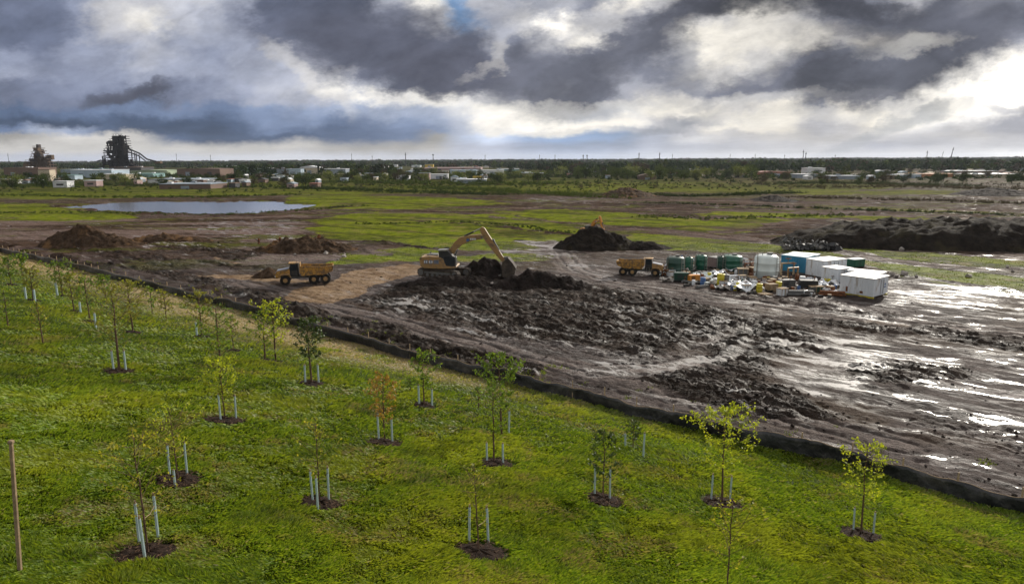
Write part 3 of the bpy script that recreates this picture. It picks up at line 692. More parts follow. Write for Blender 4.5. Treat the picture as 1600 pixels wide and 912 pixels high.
# ------------------------------------------------------------------ grass on the slope: real blades, uncountable, one object
def grass():
    n = 620000
    yy = 385+ (960-385)*rng.random(n)**.85; xx = rng.uniform(-60, 1660, n)
    v = (CMn @ np.stack([xx-800, 456-yy, -F*np.ones(n)])).T
    lo = np.full(n, 4.0); hi = np.full(n, 130.0); v = v/np.linalg.norm(v, axis=1)[:, None]
    for _ in range(22):
        mid = (lo+hi)/2; b = CAM_H+v[:, 2]*mid < hill(v[:, 0]*mid, v[:, 1]*mid); hi = np.where(b, mid, hi); lo = np.where(b, lo, mid)
    x = v[:, 0]*hi; y = v[:, 1]*hi; d = hill_d(x, y); k = (d > .25) & (hi < 125); x, y, d, rr_ = x[k], y[k], d[k], hi[k]
    for (cx, cy_, cr) in MULCH:
        kk = ((x-cx)**2+(y-cy_)**2) > (cr*(.93+.25*vnoise(x*3, y*3, 4)))**2; x, y, d, rr_ = x[kk], y[kk], d[kk], rr_[kk]
    st = straw_f(x, y); n = len(x); z = terrain(x, y)
    tuft = vnoise(x/.42, y/.42, 91); big = fbm(x/2.6, y/2.6, 3, 93); dry = sst(fbm(x/1.7+9, y/1.7, 4, 95)+.25*fbm(x/.5, y/.5, 2, 96), .12, .55)
    L = (.10+.10*tuft**1.5+.05*rng.random(n))*(1+.35*big)*(1-.35*st); L *= (1+rr_/220)
    # clumps lean together, combed by the wind
    la = 5.2+2.6*fbm(x/3.1, y/3.1, 2, 97)+1.8*fbm(x/.5, y/.5, 2, 98)+rng.normal(0, .55, n)
    lean = L*(.45+.6*rng.random(n)+.5*tuft)
    wdt = np.clip(.006+rr_*.00042, .009, .06)*rng.uniform(.7, 1.4, n)
    fa = rng.uniform(0, math.pi, n); wx, wy = np.cos(fa)*wdt, np.sin(fa)*wdt
    dx_, dy_ = np.cos(la)*lean, np.sin(la)*lean; hz = np.sqrt(np.maximum(L*L-.5*lean**2, (.35*L)**2))
    P0 = np.stack([x-wx, y-wy, z-.02], 1); P1 = np.stack([x+wx, y+wy, z-.02], 1)
    P2 = np.stack([x+dx_*.38+wx*.8, y+dy_*.38+wy*.8, z+hz*.65], 1); P3 = np.stack([x+dx_, y+dy_, z+hz*.95], 1)
    V = np.stack([P0, P1, P2, P3], 1).reshape(-1, 3); i4 = np.arange(n)*4
    Fc = np.stack([i4, i4+1, i4+2, i4+3], 1)
    r1 = rng.random(n)[:, None]
    c = np.array([.040, .078, .005])*(1-r1)+np.array([.125, .165, .012])*r1
    yel = sst(big+.5*rng.random(n), .1, .7)[:, None]; c = c*(1-yel*.45)+np.array([.17, .18, .015])*yel*.45
    dk = sst(-fbm(x/1.3, y/1.3, 3, 101), .1, .6)[:, None]; c = c*(1-.18*dk)*(1.62+.4*fbm(x/6, y/6, 2, 103))[:, None]
    dr = np.clip(dry*.75*(rng.random(n) < .55)+.0*x, 0, 1)[:, None]; c = c*(1-dr)+np.array([.21, .175, .075])*dr
    pale = (rng.random(n) < .02)[:, None]; c = c*(1-pale)+np.array([.26, .25, .11])*pale
    ss_ = (st*(rng.random(n) < .8))[:, None]; c = c*(1-ss_)+np.array([.36, .285, .18])*ss_*rng.uniform(.6, 1.15, (n, 1))
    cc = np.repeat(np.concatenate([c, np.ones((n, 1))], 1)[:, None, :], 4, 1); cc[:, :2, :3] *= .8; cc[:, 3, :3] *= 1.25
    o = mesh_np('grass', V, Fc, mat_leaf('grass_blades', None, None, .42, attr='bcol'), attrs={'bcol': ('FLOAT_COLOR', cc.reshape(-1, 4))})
    tag(o, 'long windblown green grass covering the near slope', 'grass', kind='stuff')
    # ragged weeds and grass tufts on the plain
    n = 150000; a = np.radians(rng.uniform(-40, 40, n)); t = rng.uniform(.05, .5, n)**1.0; r = 13.5/t; x = r*np.sin(a); y = r*np.cos(a)
    d = hill_d(x, y); g = zone('grass', x, y)*(1-zone('dark', x, y)); 
    k = (d < -.4) & (rng.random(n) < (r < 115)*.5*sst(g+.5*fbm(x/3, y/3, 3, 111), .3, .8)+.45*sst(fbm(x/1.5, y/1.5, 3, 112), .25, .7)*(d > -4)); x, y, r = x[k], y[k], r[k]; n = len(x)
    z = terrain(x, y); m_ = 5; X = np.repeat(x, m_)+rng.normal(0, .1, n*m_)*np.repeat(r, m_)/50; Y = np.repeat(y, m_)+rng.normal(0, .1, n*m_)*np.repeat(r, m_)/50; Zz = np.repeat(z, m_)
    R_ = np.repeat(r, m_); N_ = n*m_; L = rng.uniform(.04, .14, N_)*(1+R_/300); w_ = .010+R_*.0003; an = rng.uniform(0, 6.28, N_)
    P0 = np.stack([X-w_, Y, Zz-.03], 1); P1 = np.stack([X+w_, Y, Zz-.03], 1); P2 = np.stack([X+np.cos(an)*L*.6, Y+np.sin(an)*L*.6, Zz+L], 1)
    V = np.stack([P0, P1, P2], 1).reshape(-1, 3); c = np.array([.11, .15, .018])*rng.uniform(.5, 1.6, (N_, 1)); cc = np.concatenate([c, np.ones((N_, 1))], 1)
    o = mesh_np('weeds', V, np.arange(N_*3).reshape(-1, 3), bpy.data.materials['grass_blades'], attrs={'bcol': ('FLOAT_COLOR', np.repeat(cc, 3, 0))})
    tag(o, 'short green weeds and grass patches on the muddy plain', 'weeds', kind='stuff')

# ------------------------------------------------------------------ staked saplings
LEAF = dict(
 yg=mat_leaf('leaf_yellow_green', (.24, .32, .022), (.42, .46, .04), .5),
 gr=mat_leaf('leaf_green', (.06, .12, .018), (.17, .25, .035), .5),
 dg=mat_leaf('leaf_dark_green', (.025, .048, .012), (.06, .095, .022), .35),
 br=mat_leaf('leaf_bronze', (.12, .12, .028), (.24, .26, .045), .5),
 orr=mat_leaf('leaf_orange', (.28, .15, .03), (.30, .22, .06), .45),
 ol=mat_leaf('leaf_olive', (.18, .20, .022), (.36, .34, .05), .5))
MULCH = []
def sapling(bx, by, ty, cwpx, kind, leaves, desc, stakes=(), mulch=True, mr=None, bare=.38, lean=0.0, seed=0, nb=None, leafs=1.0):
    r_ = random.Random(seed*13+5); nr_ = np.random.default_rng(seed+100)
    p = gp(bx, by); k = mpp(p); H = (by-ty)*k*1.03; cw = cwpx*k/2*1.12
    s = H/3.0
    root = empty('sapling', p); tag(root, desc, 'sapling', 'staked saplings on the grassy slope')
    # trunk
    pts = []; n = 9; wob = [r_.uniform(-.03, .03) for _ in range(n)]; wy_ = [r_.uniform(-.03, .03) for _ in range(n)]
    for i in range(n):
        t = i/(n-1); pts.append(Vector((lean*t*H+wob[i]*H*.35*t, wy_[i]*H*.35*t, t*H*.97-.05)))
    tr = [(.024*(1-t/(n-1)*.8))*max(s, .6)+.004 for t in range(n)]
    tk = max(1.0, k*1.0/.018); tr = [q*min(tk, 1.9) for q in tr]
    trunk = MB().tube(pts, tr, 7).build('trunk', M['bark'], root, smooth=True)
    def on(t):
        f = t*(n-1); i = min(int(f), n-2); return pts[i].lerp(pts[i+1], f-i)
    nb = nb or int(12+H*4); LV = []; bm_ = MB(); ends = []
    for i in range(nb):
        t = bare+(1-bare)*(i+r_.random())/nb*.96; a = i*2.399+r_.uniform(-.5, .5)
        env = math.sin(math.pi*min(1, max(.05, (t-bare)/(1-bare)*.82+.14)))**.8
        l = cw*env*r_.uniform(.75, 1.15); o = on(t); up = r_.uniform(.45, .95)
        q1 = o+Vector((math.cos(a)*l*.5, math.sin(a)*l*.5, l*up*.45)); q2 = o+Vector((math.cos(a)*l, math.sin(a)*l, l*up*1.0))
        bm_.tube([o, q1, q2], [.008*tk*.8, .006*tk*.8, .003*tk*.8], 4); ends.append((o, q1, q2))
        for _ in range(2):
            u_ = r_.uniform(.3, .8); b0 = o.lerp(q2, u_); a2 = a+r_.uniform(-1.1, 1.1); l2 = l*r_.uniform(.25, .5)
            b1 = b0+Vector((math.cos(a2)*l2, math.sin(a2)*l2, l2*r_.uniform(.3, 1))); bm_.tube([b0, b1], [.004*tk*.8, .002*tk*.8], 3); ends.append((b0, (b0+b1)/2, b1))
    bm_.build('branches', M['bark'], root)
    ends.append((on(.85), on(.93), on(1.0)))
    m_ = leaves; E = np.array([[tuple(a) for a in e] for e in ends]); idx = nr_.integers(0, len(E), m_); tt = nr_.random(m_)**.6
    A = E[idx, 0]; B = E[idx, 1]; C_ = E[idx, 2]; T = tt[:, None]
    c0 = (1-T)**2*A+2*T*(1-T)*B+T*T*C_+nr_.normal(0, .03*max(s, .5), (m_, 3))
    ls = .040*leafs*max(1, k/.018)**1.0; sz = ls*nr_.uniform(.6, 1.35, m_)
    d1 = nr_.normal(0, 1, (m_, 3)); d1[:, 2] -= .5; d1 /= np.linalg.norm(d1, axis=1)[:, None]
    d2 = np.cross(d1, nr_.normal(0, 1, (m_, 3))); d2 /= np.linalg.norm(d2, axis=1)[:, None]
    S = sz[:, None]; V = np.stack([c0, c0+d1*S+d2*S*.5, c0+d1*S*1.9, c0+d1*S-d2*S*.5], 1).reshape(-1, 3)
    mesh_np('crown', V, (np.arange(m_)*4)[:, None]+np.arange(4)[None], LEAF[kind], root)
    word = desc.split(' on the slope')[0]
    near = k < .03
    if mulch:
        R0 = mr*k if mr else .55; n2 = 22; V = []; Fs = []
        rings = [(0, .07), (.35, .09), (.7, .06), (.9, .03), (1.05, -.06)]
        for (q, h) in rings:
            for j in range(n2):
                a = 6.2832*j/n2; e = R0*q*(1+.16*r_.uniform(-1, 1)); X, Y = p.x+math.cos(a)*e*1.05, p.y+math.sin(a)*e
                V.append((X-p.x, Y-p.y, float(terrain(X, Y)[0])-p.z+h*(.5+r_.random())))
        Fs = [(i*n2+j, i*n2+(j+1) % n2, (i+1)*n2+(j+1) % n2, (i+1)*n2+j) for i in range(len(rings)-1) for j in range(n2)]
        mm = MB(); mm.add(V, Fs); mo = mm.build('mulch_ring', M['mulch'])
        mo.location = p
        if near:   # loose chips and twigs
            cb = MB()
            for _ in range(150):
                a = r_.uniform(0, 6.28); e = R0*math.sqrt(r_.random())*1.12; X, Y = math.cos(a)*e, math.sin(a)*e
                q = Matrix.Rotation(r_.uniform(0, 6), 3, 'Z') @ Matrix.Rotation(r_.uniform(-.6, .6), 3, 'X')
                cb.box((X, Y, float(terrain(p.x+X, p.y+Y)[0])-p.z+.07), (r_.uniform(.03, .12), .02, .012), q)
            ch = cb.build('wood_chips', M['chips'], mo); ch['kind'] = 'stuff'
        tag(mo, 'mulch ring under the '+word, 'mulch ring', 'mulch rings around the saplings')
        MULCH.append((p.x, p.y, R0))
    side = {1: ['beside'], 2: ['left of', 'right of'], 3: ['left of', 'in front of', 'right of']}
    for i, (sx, y0, y1) in enumerate(stakes):
        q = gp(sx, y1); ks = mpp(q); hh = (y1-y0)*ks*1.04; r0 = max(.03, ks*1.5)
        e = empty('tree_stake', q); e.rotation_euler = (r_.uniform(-.03, .03), r_.uniform(-.03, .03), 0)
        tag(e, 'stake %s the %s' % (side[len(stakes)][i], word), 'stake', 'pale stakes around the saplings')
        MB().tube([(0, 0, -.1), (0, 0, hh*.93)], r0, 8).build('sleeve', M['stake'], e, smooth=True)
        MB().cyl((0, 0, hh*.93), (0, 0, hh), r0*.8, r0*.7, 7).build('stake_tip', M['wood'], e)
    if near and len(stakes) >= 2:
        q = gp(*[stakes[-1][0], stakes[-1][2]])-p; h_ = min(1.0, H*.3)
        MB().tube([(0, 0, h_), (q.x*.5, q.y*.5, h_*.93+q.z*.5), (q.x, q.y, h_+q.z)], .008, 4).build('tie', M['wood'], root)
SAP = [
 (232,868,668,120,'ol',300,'thin olive leaved sapling nearest the bottom left corner',[(218,778,850),(227,803,876),(248,769,846)],45),
 (279,752,628,80,'yg',210,'thin yellow sapling just behind the bottom left olive one',[(266,694,746),(274,733,762),(293,691,746)],32),
 (500,788,650,70,'ol',120,'almost leafless olive sapling alone in the lower left centre',[(489,733,786),(497,744,801),(514,725,784)],34),
 (748,866,715,60,'ol',60,'nearly bare reddish sapling at bottom centre',[(733,783,848),(763,787,848)],44),
 (601,692,578,55,'orr',420,'orange leaved sapling in the middle of the slope',[(592,643,688),(613,650,690)],25),
 (772,725,590,46,'gr',200,'slender green sapling in front of the tall leafy one',[(761,690,724),(786,692,727)],28),
 (784,682,550,62,'gr',900,'tall leafy green sapling right of the slope centre',[(795,639,680)],0),
 (942,782,665,50,'dg',420,'dark green sapling with upright crown right of the slope centre',[(929,726,776),(953,729,782)],29),
 (1128,788,628,88,'yg',900,'broad yellow green sapling in front of the black fence',[(1111,739,783),(1140,743,786)],30),
 (1135,940,765,90,'ol',150,'sparse sapling cut off by the bottom edge of the picture',[],0),
 (1345,836,682,80,'yg',520,'yellow green sapling farthest right on the slope',[(1333,790,832),(1364,798,838)],32),
 (352,657,560,62,'yg',560,'small bright yellow sapling left of the slope centre',[(345,613,658),(369,615,655)],28),
 (346,590,478,58,'gr',330,'tall thin green sapling right behind the small bright yellow one',[],0),
 (187,582,448,98,'br',420,'wide bronze leaved sapling in the upper left of the slope',[(178,548,582),(197,547,582)],22),
 (487,599,494,46,'dg',620,'compact dark green sapling close to the black fence',[(477,568,598),(498,568,599)],20),
 (663,634,545,44,'gr',330,'green sapling near the fence right of the orange one',[(655,600,633),(675,606,635)],17),
 (431,565,468,60,'yg',380,'pale yellow green sapling left of the compact dark green one',[],15),
 (414,562,485,50,'gr',220,'small green sapling touching the pale yellow green one from the left',[],12),
 (989,700,655,26,'dg',120,'tiny dark sapling near the fence with a lone stake',[(977,675,698),(1005,675,716)],0),
 (316,527,455,44,'br',200,'small bronze sapling by the straw strip',[(308,503,526)],12),
 (641,612,588,16,'gr',60,'tiny green seedling left of the sapling by the fence',[],0),
 (18,446,402,26,'gr',160,'green sapling at the far left edge by the fence',[],8),
 (52,470,418,28,'br',160,'bronze sapling second from the far left edge',[(41,448,468),(55,452,472)],10),
 (98,463,410,42,'gr',220,'dark leaved sapling by the straw left of the wide bronze one',[(90,441,462)],8),
 (116,487,428,40,'br',180,'bronze sapling behind the wide bronze one',[(126,470,490)],12),
 (141,503,432,44,'gr',170,'green sapling just left behind the wide bronze one',[(150,488,514)],12),
 (208,520,440,56,'br',230,'bronze sapling just right behind the wide bronze one',[],12),
 (13,513,450,22,'gr',70,'sparse sapling at the left edge above the lone wooden post',[],0),
 (166,470,430,22,'gr',120,'short green sapling near the fence at upper left',[],0),
 (35,430,396,18,'gr',110,'tiny green sapling on the fence line at far left',[],0),
 (260,500,450,26,'br',90,'small thin bronze sapling on the straw strip',[],0),
 (365,548,492,22,'br',80,'thin brown sapling beside the straw strip left of centre',[],14),
 (238,490,446,16,'gr',60,'wispy little sapling by the fence at upper left',[],0),
 (748,640,600,14,'gr',40,'wispy seedling between the centre and the black fence',[],0),
 (68,540,470,24,'ol',60,'sparse olive sapling low on the left edge of the slope',[],0),
]
for i, (bx, by, ty, cw, kd, lv, ds, st, mr) in enumerate(SAP):
    sapling(bx, by, ty, cw, kd, int(lv*1.75), ds, st, mr > 0, mr or None, seed=i, lean=random.uniform(-.03, .03), bare=.30 if lv < 500 else .34)
grass()
p = gp(31, 892); k = mpp(p); e = empty('wooden_post', p); e.rotation_euler = (0, R(4.5), 0)
tag(e, 'tall weathered wooden post standing alone at the bottom left', 'post')
MB().box((0, 0, 1.30), (.07, .07, 2.80), taper=.85).build('post', M['wood'], e, bevel=.01); MB().box((0, 0, 2.74), (.09, .09, .07)).build('post_top', M['wood'], e, bevel=.015)

# ------------------------------------------------------------------ silt fence: black fabric on posts, one long thing
FP = [(-60,388),(0,394),(60,408),(100,416),(250,453),(400,492),(500,521),(650,563),(800,600),(900,625),(1000,652),(1100,676),(1200,700),(1300,722),(1400,752),(1500,780),(1600,805),(1720,840)]
fpts = []
for (a, b) in zip(FP[:-1], FP[1:]):
    for t in np.linspace(0, 1, 14, endpoint=False):
        fpts.append((a[0]+(b[0]-a[0])*t, a[1]+(b[1]-a[1])*t))
FWP = [gp(*q) for q in fpts]
fr = empty('silt_fence', FWP[len(FWP)//2]); o3 = fr.location.copy()
tag(fr, 'long black fabric silt fence sagging along the foot of the grass slope', 'silt fence')
V = []; Fs = []; ns = 6; L_ = 0; prev = None
for i, p in enumerate(FWP):
    L_ += (p-prev).length if prev else 0; prev = p
    hgt = .88-.13*abs(math.sin(math.pi*L_/2.0))+.05*math.sin(L_*1.1)+.05*math.sin(L_*.37+1); nrm = Vector((LN[0], LN[1], 0))
    for j in range(ns):
        t = j/(ns-1); bul = .07*math.sin(math.pi*t)*math.sin(L_*2.1+math.sin(L_*.7)*2)+.035*math.sin(L_*7.3+t*4)
        V.append(Vector((p.x, p.y, p.z-.08+t*hgt))+nrm*(bul+.10*(1-t)*math.sin(L_*.9))-o3)
m1 = len(FWP)
Fs = [(i*ns+j, (i+1)*ns+j, (i+1)*ns+j+1, i*ns+j+1) for i in range(m1-1) for j in range(ns-1)]
fm = MB(); fm.add(V, Fs); fo = fm.build('fabric', M['fabric'], fr, smooth=True)
sol = fo.modifiers.new('thick', 'SOLIDIFY'); sol.thickness = .02
V2 = [v+Vector((LN[0], LN[1], 0))*(.10+.06*math.sin(i*.8)) for i, v in enumerate(V[::ns])]
sk = MB(); vv = []
for a, b in zip(V[::ns], V2): vv += [a+Vector((0, 0, .10)), b+Vector((0, 0, .13)), a+Vector((0, 0, .0)), b+Vector((0, 0, .0))]
sk.add(vv, [(i*4, i*4+1, i*4+5, i*4+4) for i in range(m1-1)]); sk.build('buried_skirt', M['fabric'], fr)
MB().tube([V[i*ns+ns-1] for i in range(m1)], .022, 5).build('top_hem', M['wood'], fr)
acc = 0; prev = FWP[0]; nxt = 0
for p in FWP:
    acc += (p-prev).length; prev = p
    if acc >= nxt:
        nxt = acc+2.0; q = p-o3-Vector((LN[0], LN[1], 0))*.09
        MB().box((q.x, q.y, q.z+.5), (.05, .05, 1.15)).build('fence_post', M['paleb'], fr)

# ------------------------------------------------------------------ machines
def excavator(P0, s, rz, desc, yaw_under, mats):
    e = empty('excavator', P0, rz, s); tag(e, desc, 'excavator')
    Y, BK, TR, GL, ST, GY = mats; q = .0733
    def pt(px, py): return ((px-695)*q, (435-py)*q)
    # undercarriage, turned under the house
    U = Matrix.Rotation(yaw_under, 3, 'Z')
    def ub(): return MB()
    for sgn in (-1, 1):
        mb = MB(); L, r = 2.35, .46; yc = sgn*1.15
        prof = [(-L+r*math.cos(a), r+.02+r*math.sin(a)) for a in np.linspace(math.pi/2, 3*math.pi/2, 9)]+[(L+r*math.cos(a), r+.02+r*math.sin(a)) for a in np.linspace(-math.pi/2, math.pi/2, 9)]
        mb.prism(prof, yc-.28, yc+.28)
        for i in range(30):     # grouser bars round the loop
            t = i/30*(4*L+2*math.pi*r)
            if t < 2*L: x, z, a = -L+t, 2*r+.04, 0
            elif t < 2*L+math.pi*r: a = (t-2*L)/r; x, z = L+(r+.02)*math.sin(a), r+.02+(r+.02)*math.cos(a)
            elif t < 4*L+math.pi*r: x, z, a = L-(t-2*L-math.pi*r), .0, 0
            else: a = (t-4*L-math.pi*r)/r; x, z = -L-(r+.02)*math.sin(a), r+.02-(r+.02)*math.cos(a)
            mb.box((x, yc, z), (.08, .62, .06), Matrix.Rotation(a, 3, 'Y'))
        mb.v = [tuple(U @ Vector(v)) for v in mb.v]; t_ob = mb.build('crawler_track', TR, e)
        wb = MB()
        for x in (-L, -1.4, -.7, 0, .7, 1.4, L):
            rr_ = .36 if abs(x) == L else .2; wb.cyl((x, yc+sgn*.30, r+.02 if abs(x) == L else .26), (x, yc-sgn*.30, r+.02 if abs(x) == L else .26), rr_, n=12)
        wb.box((0, yc+sgn*.27, .55), (3.6, .10, .22)); wb.v = [tuple(U @ Vector(v)) for v in wb.v]
        wb.build('rollers', GY, t_ob)
    mb = MB(); mb.box((0, 0, .62), (1.7, 2.0, .45)); mb.cyl((0, 0, .8), (0, 0, 1.1), .62, n=20); mb.v = [tuple(U @ Vector(v)) for v in mb.v]; mb.build('undercarriage', GY, e)
    # house
    hb = [pt(661, 403), pt(675, 401.5), pt(692, 402.5), pt(697, 405), pt(702, 416), pt(716, 417), pt(716, 420), pt(690, 421), pt(666, 420), pt(660.5, 415)]
    body = MB().prism(hb, -1.35, 1.35).build('house', Y, e, bevel=.05)
    MB().prism([pt(659.5, 404), pt(664, 402), pt(666, 420), pt(661, 417)], -1.3, 1.3).build('counterweight', Y, body, bevel=.04)
    mb = MB()
    for x0, x1 in ((667, 673), (675, 680), (682, 690)): mb.box(((x0+x1)/2*q-695*q, -1.375, (435-410)*q), ((x1-x0)*q, .03, .42))
    mb.build('side_grille', M['bluegrey'], body)
    mb = MB()
    for i, (a, b_) in enumerate(((667, 669), (670, 672), (674.5, 677), (678.5, 680.5))): mb.box(((a+b_)/2*q-695*q, -1.40, (435-410)*q), ((b_-a)*q*.8, .015, .22))
    mb.build('side_marking', M['white'], body)
    mb = MB(); mb.box(((678-695)*q, .2, 33.3*q), (1.3, 1.5, .22)); mb.cyl(((672-695)*q, .5, 33*q), ((672-695)*q, .5, 37*q), .08); mb.build('engine_cover', M['grey'], body, bevel=.02)
    mb = MB()
    for x in (664, 670, 676, 682): mb.cyl(((x-695)*q, -1.25, 33*q), ((x-695)*q, -1.25, 37*q), .025, n=5)
    mb.tube([((664-695)*q, -1.25, 37*q), ((682-695)*q, -1.25, 37*q)], .025, 5); mb.build('handrail', ST, body)
    # cab (seen behind the boom foot)
    cb = [pt(690, 393), pt(703, 392), pt(712, 401), pt(716, 403), pt(716, 417), pt(700, 418), pt(696, 412), pt(690, 405)]
    cab = MB().prism(cb, -1.32, -.38).build('cab', BK, e, bevel=.04)
    MB().prism([pt(698.5, 402.5), pt(706, 401.5), pt(714.5, 404), pt(714.5, 415), pt(701, 415.5), pt(698.5, 411)], -1.345, -1.325).build('cab_window', GL, cab)
    MB().prism([pt(689, 391.5), pt(703.5, 390.8), pt(703.5, 393), pt(689, 393.5)], -1.38, -.32).build('cab_roof', ST, cab)
    MB().cyl(pt3(pt(716, 401), -1.3), pt3(pt(716, 419), -1.3), .05).build('cab_pillar', GY, cab)
    # boom, stick, bucket, rams
    bp = [pt(695, 408), pt(697, 402), pt(704, 392), pt(712, 381), pt(720, 374), pt(730, 371.5), pt(742, 369.8), pt(753, 369), pt(757, 371.5), pt(755, 376), pt(744, 378), pt(735, 380.5), pt(724, 385), pt(716, 392), pt(710, 400), pt(704, 408)]
    boom = MB().prism(bp, -.26, .26).build('boom', Y, e, bevel=.03)
    mb = MB(); lg = [(732.5, 2.6, .30)]
    MB().prism([pt(731, 376.2), pt(735.5, 375.3), pt(735.5, 379.0), pt(731, 380.2)], -.285, -.265).build('boom_badge', M['bblue'], boom)
    for x in (737, 739.5, 742, 744.2): mb.prism([pt(x, 374.8), pt(x+1.6, 374.5), pt(x+1.6, 377.3), pt(x, 377.7)], -.285, -.265)
    mb.build('boom_lettering', M['white'], boom)
    sp = [pt(752, 360), pt(755, 357.5), pt(759, 359), pt(764, 367), pt(771, 378), pt(781, 393), pt(790, 407), pt(790, 412.5), pt(786.5, 412), pt(778, 402), pt(766, 387), pt(758, 376), pt(753, 366)]
    stick = MB().prism(sp, -.2, .2).build('stick', Y, e, bevel=.03)
    def ram(a, b, y, par, r=.085):
        A = Vector((pt(*a)[0], y, pt(*a)[1])); B = Vector((pt(*b)[0], y, pt(*b)[1])); m_ = A.lerp(B, .58)
        o = MB().cyl(A, m_, r*1.25, n=10).build('hydraulic_ram', BK, par, smooth=True); MB().cyl(m_, B, r*.7, n=8).build('ram_rod', ST, o, smooth=True)
    for y in (-.38, .38): ram((706, 415), (716, 393), y, boom, .10)
    ram((727, 372), (753, 360), 0, boom); ram((771, 377), (788, 405), .0, stick)
    MB().cyl(pt3(pt(755, 373), -.3), pt3(pt(755, 373), .3), .14).build('boom_pin', GY, boom)
    MB().prism([pt(771, 378), pt(773, 376), pt(775, 380), pt(772, 383)], -.15, .15).build('ram_bracket', BK, stick)
    lk = MB().prism([pt(787, 404), pt(795, 403), pt(797, 411), pt(790, 412)], -.16, .16)
    lk.build('linkage', GY, stick)
    bk = [pt(787, 411), pt(796, 404), pt(803, 412), pt(808, 420), pt(806, 429), pt(798, 434), pt(788, 434), pt(784, 431), pt(792, 430), pt(800, 424), pt(800, 418), pt(795, 413)]
    bu = MB().prism(bk, -.72, .72)
    sidep = [pt(787, 411), pt(796, 404), pt(803, 412), pt(808, 420), pt(806, 429), pt(798, 434), pt(786, 433)]
    for y in (-.74, .70): bu.prism(sidep, y, y+.05)
    b3 = bu.build('bucket', TR, e)
    tb = MB()
    for y in np.linspace(-.62, .62, 5): tb.box((pt(784, 431)[0]-.08, y, pt(784, 431)[1]-.05), (.26, .12, .10))
    tb.build('bucket_teeth', ST, b3)
    return e
def pt3(p, y): return (p[0], y, p[1])
p = gp(695, 436); p.z += .15
ex = excavator(p, 1.0, R(-6), 'large yellow crawler excavator with raised arched boom on dark dug soil', R(-24), (M['tan'], M['black'], M['track'], M['glass'], M['steel'], M['grey']))
p = gp(932, 380); e2 = copy_tree(ex); e2.location = (p.x, p.y+9, p.z-.2); e2.scale = (.74,)*3; e2.rotation_euler.z = R(-68)
tag(e2, 'small orange excavator mostly hidden behind the black conical soil heap', 'excavator')
for ch in list(e2.children):
    if ch.name.split('.')[0] in ('boom', 'stick', 'house'):
        ch.data = ch.data.copy(); ch.data.materials.clear(); ch.data.materials.append(M['orange'])

